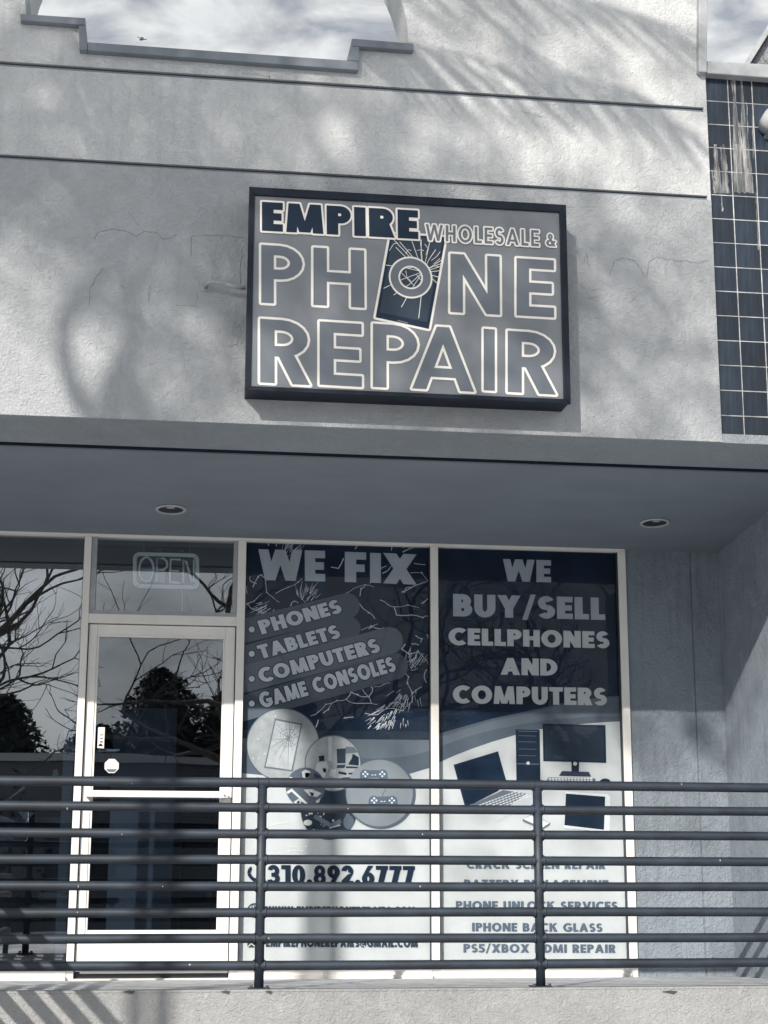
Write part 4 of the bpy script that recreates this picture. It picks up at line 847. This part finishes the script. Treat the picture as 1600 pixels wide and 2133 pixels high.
for t, x0, x1, yt, yb in (('CRACK SCREEN REPAIR', 262, 1315, 116, 180), ('BATTERY REPLACEMENT', 243, 1338, 262, 328), ('PHONE UNLOCK SERVICES', 180, 1408, 425, 491), ('IPHONE BACK GLASS', 303, 1292, 590, 655), ('PS5/XBOX HDMI REPAIR', 238, 1392, 750, 815)):
    A.k -= 1; A.text(t, TC(x0, yb), TC(x1, yb + 4), TC(x0, yt), 'shade_letter', st=dict(s=.27, b=.22, gap=.08))

# ================================================================== HANGING SIGN CABINET
CS = lambda x, y: (480 + x / 2.162, 360 + y / 2.162)
YS = F - 0.18
a = at(*CS(84, 62), YS); b = at(*CS(66, 985), YS); c = at(*CS(1514, 146), YS); d = at(*CS(1530, 1036), YS)
sx0, sx1, sz0, sz1 = (a.x + b.x) / 2, (c.x + d.x) / 2, (b.z + d.z) / 2, (a.z + c.z) / 2
sg = thing('shop_sign', 'dark framed box sign with outlined phone repair lettering on the facade', 'sign', ((sx0 + sx1) / 2, F, sz0))
fa = at(*CS(105, 98), YS); fb = at(*CS(97, 962), YS); fc = at(*CS(1484, 181), YS); fd = at(*CS(1498, 1018), YS)
fx0, fx1, fz0, fz1 = (fa.x + fb.x) / 2, (fc.x + fd.x) / 2, (fb.z + fd.z) / 2, (fa.z + fc.z) / 2
box('cabinet', 'black', sg, sx0 + .006, sx1 - .006, YS + .016, F - .0045, sz0 + .006, sz1 - .006, .004)
yf = YS + .006
def mit(name, l): return MB().prism(l, YS - .006, YS + .0155).build(name, 'black', sg, .003)
mit('frame_bar', [(sx0, sz1), (sx1, sz1), (fx1, fz1), (fx0, fz1)]); mit('frame_bar', [(sx0, sz0), (sx1, sz0), (fx1, fz0), (fx0, fz0)])
mit('frame_bar', [(sx0, sz0), (sx0, sz1), (fx0, fz1), (fx0, fz0)]); mit('frame_bar', [(sx1, sz0), (sx1, sz1), (fx1, fz1), (fx1, fz0)])
box('face', 'face', sg, fx0 - .001, fx1 + .001, yf, yf + .008, fz0 - .001, fz1 + .001)
LW = .0130
def signtext(t, x0, x1, yt, yb, fill='fill', ow=LW, st=None, sh=14, k=3, label=None):
    Yo = yf - .0006 * k; st = st or dict(s=.205, b=.19, gap=.13); sh_ = sh
    ps = letters(t, CS(x0 + sh_, yb - sh_ + sh_ * .055), CS(x1 - sh_, yb - sh_ + (x1 - x0) * .0535), CS(x0 + sh_, yt + sh_), Yo, **st)
    q = [at(*CS(x0, yb), Yo), at(*CS(x0, yt), Yo)]
    # keep baselines level in the place itself
    zb = min(y for p in ps for _, y in p)
    o = union_sheet('letter_outline', [grow(p, ow, 6) for p in ps], Yo, 'white', sg)
    o2 = put_letters(ps, Yo - .0008, fill, sg)
# printed phone with a shattered screen, below the lettering
def sp(l, k): return [pts([CS(*p) for p in q], yf - .0006 * k) for q in l]
phn = [(723, 275), (968, 290), (893, 702), (655, 650)]
body = sp([phn], 1)[0]
union_sheet('letter_outline', [grow(body, .0135, 6)], yf - .0006, 'white', sg)
union_sheet('phone_print', [grow(body, .001, 4)], yf - .0010, 'ink', sg)
union_sheet('phone_screen_print', sp([[(730, 285), (957, 298), (885, 672), (672, 628)]], 1), yf - .0014, 'ink2', sg)
union_sheet('phone_slot_print', sp([stroke([(752, 665), (800, 677)], 5)[0]], 1), yf - .0016, 'print_mid', sg)
hub = (868, 445); pol = []
for e in ((735, 300), (762, 310), (815, 300), (855, 300), (860, 300), (900, 300), (925, 345), (955, 390), (960, 405), (950, 420), (945, 440), (935, 560 - 60), (940, 470), (690, 520), (700, 415), (745, 335), (770, 605), (848, 655), (735, 550)):
    m1 = (hub[0] + (e[0] - hub[0]) * .5 + rs.uniform(-6, 6), hub[1] + (e[1] - hub[1]) * .5 + rs.uniform(-6, 6)); pol += stroke([CS(*hub), CS(*m1), CS(*e)], 1.1, 1.3)
for l in ([(716, 350), (735, 320), (755, 315)], [(790, 365), (800, 345), (815, 350)], [(875, 320), (890, 340), (880, 370)], [(905, 395), (930, 375), (945, 355)], [(915, 410), (945, 385)], [(925, 420), (950, 425), (945, 440)], [(840, 350), (860, 345), (872, 352)], [(770, 450), (800, 480), (830, 510)], [(790, 440), (795, 470), (815, 490)], [(840, 460), (855, 480), (880, 475)], [(800, 430), (840, 420), (850, 440)]):
    pol += stroke([CS(*p) for p in l], 1.0)
union_sheet('crack_print', [pts(p, yf - .0018) for p in pol], yf - .0018, 'white', sg)
ST = dict(s=.160, b=.168, gap=.13)
MDL = .0055
signtext('P', 125, 340, 310, 598, st=ST); signtext('H', 360, 618, 322, 608, st=ST); signtext('N', 977, 1228, 350, 640, st=ST); signtext('E', 1275, 1472, 370, 655, st=ST)
k = 4; Yo = yf - .0006 * k; co = at(*CS(812, 471), Yo); ro, ri = .1065, .0655
union_sheet('letter_outline', ring(co.x, co.z, ro + LW * .75, ro + LW * .75, LW * .75 + .002, LW * .75 + .002, 0, 360, 48) + ring(co.x, co.z, ri + .002, ri + .002, LW * .85, LW * .85, 0, 360, 40), Yo, 'white', sg)
union_sheet('lettering', ring(co.x, co.z, ro, ro, ro - ri, ro - ri, 0, 360, 48), Yo - .0008, 'fill', sg)
signtext('R', 120, 372, 643, 957, st=ST); signtext('E', 388, 606, 655, 967, st=ST); signtext('P', 628, 858, 665, 977, st=ST, k=5); signtext('A', 805, 1112, 672, 984, st=ST, k=6); signtext('I', 1127, 1205, 688, 992, st=dict(s=.2, b=.19, gap=.1)); signtext('R', 1235, 1480, 697, 1000, st=ST)
signtext('EMPIRE', 132, 857, 120, 270, fill='ink', ow=.0105, st=dict(s=.345, b=.255, gap=.10), sh=10, k=8, label='small heavy dark word in the top left corner')
signtext('WHOLESALE', 873, 1397, 224, 310, fill='fill', ow=.0085, st=dict(s=.155, b=.155, gap=.18), sh=7, k=10, label='small narrow word in the top right')
signtext('&', 1415, 1473, 266, 336, fill='fill', ow=.0075, st=dict(s=.2, b=.17, gap=.1), sh=7, k=10)
# conduit that feeds the sign, with its cover plate
cp = [at(x, y, F - .06) for x, y in ((429, 592), (432, 588), (445, 587), (465, 591), (490, 598), (512, 599))]
cd = thing('conduit', 'short painted conduit running into the left side of the sign', 'conduit', tuple(at(430, 592, F)))
yy = [F - .012, F - .05, F - .06, F - .06, F - .055, F - .05]
MB().tube([(p.x, y, p.z) for p, y in zip(cp, yy)], .0095, 10).build('pipe', 'wall_low', cd, smooth=True)
x0, x1, z0, z1 = pxrect(417, 570, 441, 608, F)
box('cover_plate', 'wall_low', cd, x0, x1, F - .010, F - .0045, z0, z1, .002)
# bolts
# ================================================================== DOWNLIGHTS
def downlight(px, py, label):
    c = on_soffit(px, py); z = c.z; t = thing('recessed_downlight', label, 'ceiling light', tuple(c), 'recessed downlights in the soffit')
    r0, r1 = .094, .077; b = MB(); n_ = 36
    for r_, dz in ((r0, -.004), (r0 - .004, -.010), (r1, -.010), (r1, .0)):
        for i in range(n_): an = 2 * math.pi * i / n_; yy_ = c.y + r_ * math.sin(an); b.v.append((c.x + r_ * math.cos(an), yy_, zu(yy_) + dz))
    for q in range(3):
        for i in range(n_): j = (i + 1) % n_; b.f.append((q * n_ + i, q * n_ + j, (q + 1) * n_ + j, (q + 1) * n_ + i))
    b.build('trim_ring', 'trim', t)
    b = MB(); b.v = []
    for i in range(n_): an = 2 * math.pi * i / n_; yy_ = c.y + r1 * math.sin(an); b.v.append((c.x + r1 * math.cos(an), yy_, zu(yy_) - .0030))
    b.f = [tuple(range(n_))]; b.build('lamp_opening', 'can', t)
    b = MB()
    for i in range(n_): an = 2 * math.pi * i / n_; yy_ = c.y - .040 + .018 * math.sin(an); b.v.append((c.x - .002 + .026 * math.cos(an), yy_, zu(yy_) - .0055))
    b.f = [tuple(range(n_))]; b.build('bulb', 'trim', t)
downlight(356, 1060, 'round recessed downlight in the soffit above the glass door')
downlight(1364, 1088, 'round recessed downlight in the soffit above the right poster')

# ================================================================== RAILING
rl = thing('railing', 'dark blue steel railing with eight round horizontal bars along the walkway', 'railing', (0.8, RL, FL_R))
rr = .0238
ys8 = [1633, 1684.5, 1738, 1792, 1846.5, 1900.5, 1954.5, 2009.5]
tubeverts = []
for i, y in enumerate(ys8):
    z = at(800, y, RL).z; P = []
    xx = XL
    while xx < corner - .001:
        P.append((xx, RL + .0012 * math.sin(xx * 2.1 + i * 1.7), z + .0018 * math.sin(xx * 1.3 + i * 2.3))); xx += .25
    P.append((corner - .002, RL, z))
    MB().tube(P, rr * (1.06 if i == 0 else 1), 18).build('rail_bar', 'rail', rl, smooth=True)
pitch = at(1123, 1850, RL).x - at(543, 1850, RL).x
for px in (at(543, 1850, RL).x - 2 * pitch, at(543, 1850, RL).x - pitch, at(543, 1850, RL).x, at(1123, 1850, RL).x):
    pz = at(800, 1633, RL).z
    o = MB().tube([(px, RL, FL_R + .006), (px, RL, pz - .012)], rr * 1.02, 18).build('post', 'rail', rl, smooth=True)
    box('base_plate', 'rail', o, px - .055, px + .055, RL - .045, RL + .05, FL_R + .006, FL_R + .012, .002)
    for sx in (-.04, .04): MB().tube([(px + sx, RL - .028, FL_R + .012), (px + sx, RL - .028, FL_R + .024)], .009, 6).build('bolt', 'rust', o)
    for i, y in enumerate(ys8):
        z = at(800, y, RL).z
        for sx in (-1, 1):   # weld beads where bars meet the post
            MB().tube([(px + sx * (rr + .000), RL, z), (px + sx * (rr + .009), RL, z)], rr * 1.28, 14, taper=rr * 1.04).build('weld', 'rail', o, smooth=True)
for px, k in ((251, 0), (275, 0), (140, 1), (1215, 0), (254, 2), (339, 4), (163, 4), (161, 5), (880, 2), (875, 4), (560, 6), (1500, 3), (1420, 0), (395, 7), (725, 1)):
    c = at(px, ys8[k], RL - rr); w = rnd.uniform(.002, .0045); h = rnd.uniform(.003, .007)
    b = MB(); b.v = []; n_ = 8
    for q in range(n_):
        z = c.z + rnd.uniform(-.004, .006) * 0 + h * math.sin(q * .785); dz = z - at(800, ys8[k], RL).z; b.v.append((c.x + w * math.cos(q * .785), RL - math.sqrt(max(1e-6, (rr * 1.0) ** 2 - dz * dz)) - .0022, z))
    b.f = [tuple(range(n_))]; b.build('paint_chip', 'frame_grey', rl)
# ramp rail that runs towards the street just left of view; its bars throw the slanted stripes on the ledge
sr = thing('ramp_railing', 'dark steel ramp railing at the left end of the ledge', 'railing', (at(-150, 2000, RL).x, RL - 1, GZ))
xr = at(-175, 2000, RL).x - .10
for i in range(7):
    z = FL_R + 0.10 + i * .145
    MB().tube([(xr, RL - .10, z), (xr, RL - 2.2, z)], rr * 1.35, 10).build('rail_bar', 'rail', sr)
for y in (RL - .12, RL - 2.18): MB().tube([(xr, y, GZ + .13), (xr, y, FL_R + 1.02)], rr, 10).build('post', 'rail', sr)

# ================================================================== FAR THINGS
# gable seen over the tiled wall
Yg = 22.0
gb = thing('neighbour_gable', 'shingled gable end rising behind the tiled wall', 'roof', tuple(at(1600, 130, Yg)))
gp = lambda l: pts(l, Yg)
MB().prism(gp([(1556, 140), (1602, 70), (1705, -110), (1900, 200), (1560, 200)]), Yg + .12, Yg + .6).build('gable_wall', 'roof', gb)
MB().prism(gp([(1545, 142), (1600, 52), (1700, -130), (1708, -118), (1602, 68), (1556, 142)]), Yg - .02, Yg + .1).build('barge_board', 'coping_pale', gb)
MB().prism(gp([(1556, 142), (1602, 68), (1708, -117), (1712, -110), (1604, 75), (1561, 142)]), Yg + .05, Yg + .2).build('shadow_gap', 'groove', gb)
# bird
bp = at(295, 79, 55.0)
br = thing('bird', 'small dark bird gliding in the sky above the stepped sill', 'bird', tuple(bp))
def bpt(x, y, dy=0): p = at(260 + x / 22.86, 60 + y / 22.86, 55 + dy); return tuple(p)
MB().tube([bpt(700, 530), bpt(760, 500), bpt(810, 470), bpt(850, 430), bpt(862, 405)], [.02, .05, .075, .055, .02], 8).build('body', 'bird', br, smooth=True)
def wing(l):
    b = MB(); b.v = [bpt(x, y, dy) for x, y, dy in l] + [tuple(Vector(bpt(x, y, dy)) + Vector((0, 0, -.012))) for x, y, dy in l]; n_ = len(l)
    b.f = [tuple(range(n_)), tuple(range(n_, 2 * n_))[::-1]] + [(i, (i + 1) % n_, n_ + (i + 1) % n_, n_ + i) for i in range(n_)]; b.build('wing', 'bird', br)
wing([(800, 450, 0), (700, 400, .3), (600, 372, .5), (590, 395, .5), (690, 430, .3), (790, 485, 0)]); wing([(830, 462, 0), (920, 478, .3), (1050, 478, .5), (1040, 505, .5), (930, 512, .3), (835, 492, 0)])
# round pale piece at the right edge of the tiled wall
wl = thing('round_piece', 'round pale piece on the dark tiles at the right edge', 'lamp', tuple(at(1606, 255, Yt)))
c = at(1612, 246, Yt - .12)
MB().tube([(c.x, Yt - .02, c.z), (c.x, Yt - .13, c.z)], .055, 20, taper=.062).build('piece_body', 'coping_pale', wl, smooth=True)
MB().tube([(c.x, Yt - .007, c.z - .06), (c.x, Yt - .08, c.z - .05)], .02, 10).build('bracket', 'coping', wl)

# ---- street side (seen in the glass and as shadows)
def frond_mesh(L=2.4, nl=34, droop=1.0, seed=1):
    r2 = random.Random(seed); b = MB(); path = []
    for i in range(13):
        t = i / 12; path.append(Vector((L * (t - .10 * t * t * droop), 0, L * (.34 * t - .62 * droop * t * t))))
    b.tube(path, .022, 5, taper=.005)
    for i in range(nl):
        t = .12 + .88 * i / nl; k = t * 12; j = min(11, int(k)); p = path[j].lerp(path[j + 1], k - j); d = (path[min(12, j + 1)] - path[j]).normalized()
        ll = .62 * math.sin(math.pi * min(1, (t * .9 + .12))) ** .6 + .1
        for sd in (-1, 1):
            q = p + (d * .62 + Vector((0, sd * .72, -.22 + r2.uniform(-.1, .1)))).normalized() * ll * r2.uniform(.85, 1.1); m_ = (p + q) / 2 + Vector((0, 0, .04))
            w = .021; n_ = len(b.v); b.v += [tuple(p + d * w * .4), tuple(m_ + d * w), tuple(q), tuple(m_ - d * w)]; b.f.append((n_, n_ + 1, n_ + 2, n_ + 3))
    return b.mesh('frond')
fm = [frond_mesh(2.5, 34, .9, 1), frond_mesh(2.2, 30, 1.35, 2), frond_mesh(2.6, 36, .6, 3)]
for m_ in fm: m_.materials.append(M['leaf'])
def palm(x, y, zc, label, nf=26, seed=3, sc=1.0, only=None):
    r2 = random.Random(seed); t = thing('palm_tree', label, 'tree', (x, y, GZ), 'palms along the street')
    MB().tube([(x + .25 * math.sin(i * .5), y, GZ + (zc - GZ) * i / 10) for i in range(11)], .17, 10, taper=.12).build('trunk', 'bark', t, smooth=True)
    tip = Vector((x + .25 * math.sin(5), y, zc))
    for i in range(nf):
        f_ = link('frond', fm[i % 3], None, t); f_.location = tip - t.location; e = r2.uniform(-25, 55)
        f_.rotation_euler = (0, -R(e), i * 2.399 + r2.uniform(-.2, .2)); f_.scale = (sc,) * 3
    return t
def shadow_from(px, py, t): p = at(px, py, F); return p + Vector((-.55, -1, .58)) * t
# a leaning feather palm whose long fronds arch between the low sun and the facade
def spline(P, k=5):
    Q = []
    for i in range(len(P) - 1):
        a, b_, c_, d_ = P[max(0, i - 1)], P[i], P[i + 1], P[min(len(P) - 1, i + 2)]
        for q in range(k):
            u = q / k; Q.append(0.5 * ((2 * b_) + (c_ - a) * u + (2 * a - 5 * b_ + 4 * c_ - d_) * u * u + (3 * b_ - a - 3 * c_ + d_) * u ** 3))
    return Q + [P[-1]]
def arch_frond(points, leaf, t0, nl, w, root, seed, first=.25):
    r2 = random.Random(seed); P = spline([shadow_from(x, y, t0 + .25 * i) for i, (x, y) in enumerate(points)], 8); b = MB(); b.tube(P, .020, 5, taper=.006)
    v = shadow_from(points[-1][0] + leaf[0], points[-1][1] + leaf[1], t0) - shadow_from(points[-1][0], points[-1][1], t0)
    for i in range(nl):
        u = first + (1 - first) * i / nl; k = u * (len(P) - 1); j = min(len(P) - 2, int(k)); p = P[j].lerp(P[j + 1], k - j); d = (P[j + 1] - P[j]).normalized()
        for sd in (-1, 1):
            l = v * (.55 + .5 * math.sin(math.pi * min(1, u * .85 + .1))) * r2.uniform(.75, 1.1) + Vector((r2.uniform(-.05, .05), sd * .16, r2.uniform(-.05, .05)))
            if sd > 0: l = l * .8 + d * .12
            q = p + l; m_ = p + l * .45 + Vector((0, 0, .02)); ww = w * r2.uniform(.7, 1.2); e = d * ww
            n_ = len(b.v); b.v += [tuple(p + e * .4), tuple(m_ + e), tuple(q), tuple(m_ - e), tuple(p - e * .4)]; b.f.append((n_, n_ + 1, n_ + 2, n_ + 3, n_ + 4))
    b.build('frond', 'leaf', root)
c0 = shadow_from(430, -420, 4.6)
pt = thing('palm_tree', 'leaning feather palm left of the viewer, its long fronds arching over', 'tree', (c0.x - 2, c0.y, GZ))
arch_frond([(430, -420), (640, -140), (1000, -70), (1420, 60)], (190, 150), 4.6, 26, .036, pt, 1)
arch_frond([(430, -420), (560, -40), (860, 90), (1330, 190)], (160, 165), 4.6, 24, .036, pt, 2, .35)
arch_frond([(430, -420), (700, -300), (1200, -220), (1500, -60)], (150, 190), 4.6, 18, .036, pt, 3)
arch_frond([(430, -420), (800, -200), (1080, 90), (1460, 280)], (120, 150), 4.6, 20, .030, pt, 8, .35)
arch_frond([(430, -420), (230, -60), (120, 180), (330, 360)], (90, 190), 4.6, 12, .045, pt, 5, .45)
arch_frond([(430, -420), (330, 0), (300, 250), (460, 470)], (50, 200), 4.6, 10, .045, pt, 6, .6)
arch_frond([(430, -420), (100, -300), (-300, -100), (-560, 200)], (-60, 220), 4.6, 16, .03, pt, 7)
def stem_from(points, t0, r0, r1, root):
    P = [shadow_from(x, y, t0 + min(4.2, 1.5 * i)) for i, (x, y) in enumerate(points)]; P.append(Vector((P[-1].x, P[-1].y, GZ))); MB().tube(spline(P), r0, 8, taper=r1).build('trunk', 'bark', root, smooth=True)
stem_from([(430, -420), (300, 60), (330, 330), (235, 540), (140, 660), (150, 800), (215, 920), (300, 1100)], 4.6, .035, .05, pt)
stem_from([(430, -420), (420, 160), (350, 470), (285, 620), (268, 760), (215, 880), (250, 1040)], 4.7, .03, .045, pt)
for x, y, sd in ((240, 560, 1), (330, 470, 2), (390, 330, 3)):
    arch_frond([(x, y - 260), (x - 30, y - 90), (x + 10, y + 30), (x + 60, y + 120)], (60, 110), 4.5, 7, .05, pt, 20 + sd)

# airy tree whose leaves veil most of the facade from the low sun
lt = thing('leafy_tree', 'tall airy leafy tree across the parking lot behind the viewer', 'tree', (0, 0, GZ))
T0 = 15.0; cl = MB(); r2 = random.Random(5)
base = shadow_from(-620, 300, T0); lt.location = (base.x, base.y, GZ)
MB().tube([(base.x, base.y, GZ), (base.x + .2, base.y, GZ + 5), (base.x, base.y, base.z - 1.5), (base.x + .1, base.y, base.z + 1.0)], .2, 9, taper=.08).build('trunk', 'bark', lt, smooth=True)
limb = MB()
blobs = [(60, 60, 1.1, 1.0), (330, 170, 1.2, .9), (640, 180, 1.1, .8), (560, 330, 1.0, .55), (330, 400, .6, .4), (200, 400, .5, .4), (900, 500, 1.2, .7), (650, 650, 1.0, .8), (1080, 640, .8, .6), (1340, 560, .7, .4), (1250, 800, .8, .5), (800, 830, 1.2, .45), (430, 760, .5, .5), (420, 560, .5, .45), (100, 230, 1.0, .6), (60, 420, .6, .35), (1150, 90, .55, .45), (1400, 260, .22, .2), (1300, 20, .4, .3)]
for x, y, rx, rz in blobs:
    c_ = shadow_from(x, y, T0 + r2.uniform(-1, 1)); limb.tube([base, (base + c_) / 2 + Vector((0, 0, .2)), c_], .045, 5, taper=.02)
    for i in range(int(rx * rz * 440)):
        if i % 9 == 0: sub = c_ + Vector((r2.gauss(0, .5) * rx, r2.gauss(0, .5), r2.gauss(0, .5) * rz))
        p = sub + Vector((r2.gauss(0, .21), r2.gauss(0, .12), r2.gauss(0, .21)))
        a1 = Vector((r2.uniform(-.2, .6), r2.uniform(-.5, .5), r2.uniform(-1, -.3))).normalized() * r2.uniform(.12, .20); a2 = a1.cross(Vector((r2.uniform(-.3, .3), -1, r2.uniform(-.3, .3)))).normalized() * .028
        n_ = len(cl.v); cl.v += [tuple(p), tuple(p + a1 * .5 + a2), tuple(p + a1), tuple(p + a1 * .5 - a2)]; cl.f.append((n_, n_ + 1, n_ + 2, n_ + 3))
limb.build('limbs', 'bark', lt, smooth=True)
cr_ = cl.build('crown', 'leaf', lt)

def bare_tree(x, y, h, label, seed, spread=1.0, lean=0.0):
    r2 = random.Random(seed); t = thing('bare_tree', label, 'tree', (x, y, GZ), 'leafless street trees')
    tr_, brn = MB(), MB()
    def grow_(p, d, l, r_, dep):
        P = [p]; k = 4
        for i in range(k):
            d = (d + Vector((r2.uniform(-1, 1), r2.uniform(-1, 1), r2.uniform(-.5, .6))) * .26 * spread).normalized(); P.append(P[-1] + d * l / k)
        (tr_ if dep == 0 else brn).tube(P, r_, 7 if dep < 2 else 4, caps=False, taper=r_ * .62)
        if dep >= 7 or r_ < .0035: return
        n_ = r2.choice([2, 2, 3, 3]) if dep < 6 else 2
        for i in range(n_):
            j = r2.choice([2, 3, 4]) if i else 4; nd = (d + Vector((r2.uniform(-1, 1), r2.uniform(-1, 1), r2.uniform(-.45, .55))) * .85 * spread).normalized()
            grow_(P[j], nd, l * r2.uniform(.62, .86), r_ * r2.uniform(.5, .68), dep + 1)
    grow_(Vector((x, y, GZ)), Vector((lean, 0, 1)).normalized(), h * .34, h * .024, 0)
    tr_.build('trunk', 'bark', t, smooth=True); brn.build('branches', 'bark', t, smooth=True); return t
bare_tree(-4.6, -9.5, 9.5, 'wide bare tree left behind the viewer', 21, 1.15, .25)
bare_tree(2.6, -10.5, 10.5, 'leaning bare tree right behind the viewer', 34, 1.2, -.3)
bare_tree(-11.0, -14, 10, 'bare tree at the far left across the street', 5, 1.1)
bare_tree(9.0, -13, 10, 'bare tree at the far right across the street', 9, 1.1)
# cypresses and a low house across the street
r3 = random.Random(4)
def cypress(x, y, h, w, label):
    t = thing('cypress_tree', label, 'tree', (x, y, GZ), 'dark evergreens across the street')
    MB().tube([(x, y, GZ), (x, y, GZ + h * .5)], .14, 7).build('trunk', 'bark', t)
    b = MB()
    for i in range(5200):
        u = r3.random() ** .8; z = GZ + .4 + u * (h - .4); rad_ = w * (1 - u) ** .55 * (.55 + .45 * r3.random()) + .05; an = r3.uniform(0, 6.28)
        c_ = Vector((x + rad_ * math.cos(an), y + rad_ * math.sin(an), z)); s_ = r3.uniform(.08, .22)
        d1 = Vector((r3.uniform(-1, 1), r3.uniform(-1, 1), r3.uniform(-.3, 1))).normalized() * s_; d2 = Vector((r3.uniform(-1, 1), r3.uniform(-1, 1), r3.uniform(-.3, 1))).normalized() * s_
        n_ = len(b.v); b.v += [tuple(c_), tuple(c_ + d1), tuple(c_ + d2)]; b.f.append((n_, n_ + 1, n_ + 2))
    for i in range(9):      # dense heart of the crown
        u0, u1 = i / 9.5, (i + 1.6) / 9.5; ra, rb = w * (1 - u0) ** .55 * .72, w * max(0, 1 - u1) ** .55 * .6; b.tube([(x, y, GZ + .4 + u0 * (h - .4)), (x + r3.uniform(-.1, .1), y, GZ + .4 + min(.98, u1) * (h - .4))], ra, 9, taper=rb)
    b.build('crown', 'hedge', t)
ORD = 'first second third fourth fifth sixth seventh eighth ninth tenth eleventh twelfth thirteenth fourteenth fifteenth'.split()
xs = [-17, -14.5, -12.6, -10.2, -8.4, -6.2, -4.5, -2.0, -.2, 1.8, 3.4, 5.6, 8.0, 10.5, 13.5]
for i, x in enumerate(xs): cypress(x, -27 + r3.uniform(-1.5, 1.5), 6.2 + r3.uniform(-.9, 1.6), 3.0 + r3.uniform(-.4, .6), ORD[i] + ' dark evergreen from the left in the row across the lot')
hs_ = thing('low_house', 'long low dark house across the street behind the viewer', 'house', (0, -24, GZ))
box('house_wall', 'house', hs_, -22, 18, -26, -24, GZ, GZ + 4.4)
box('fascia', 'house_trim', hs_, -22.2, 18.2, -26.1, -23.8, GZ + 4.41, GZ + 4.62)
for i in range(7):
    x = -20 + i * 5.6; w = box('window', 'dark_item', hs_, x, x + 2, -23.99, -23.96, GZ + 1.2, GZ + 2.8); box('window_frame', 'house_trim', w, x - .1, x + 2.1, -23.995, -23.975, GZ + 1.1, GZ + 1.19)
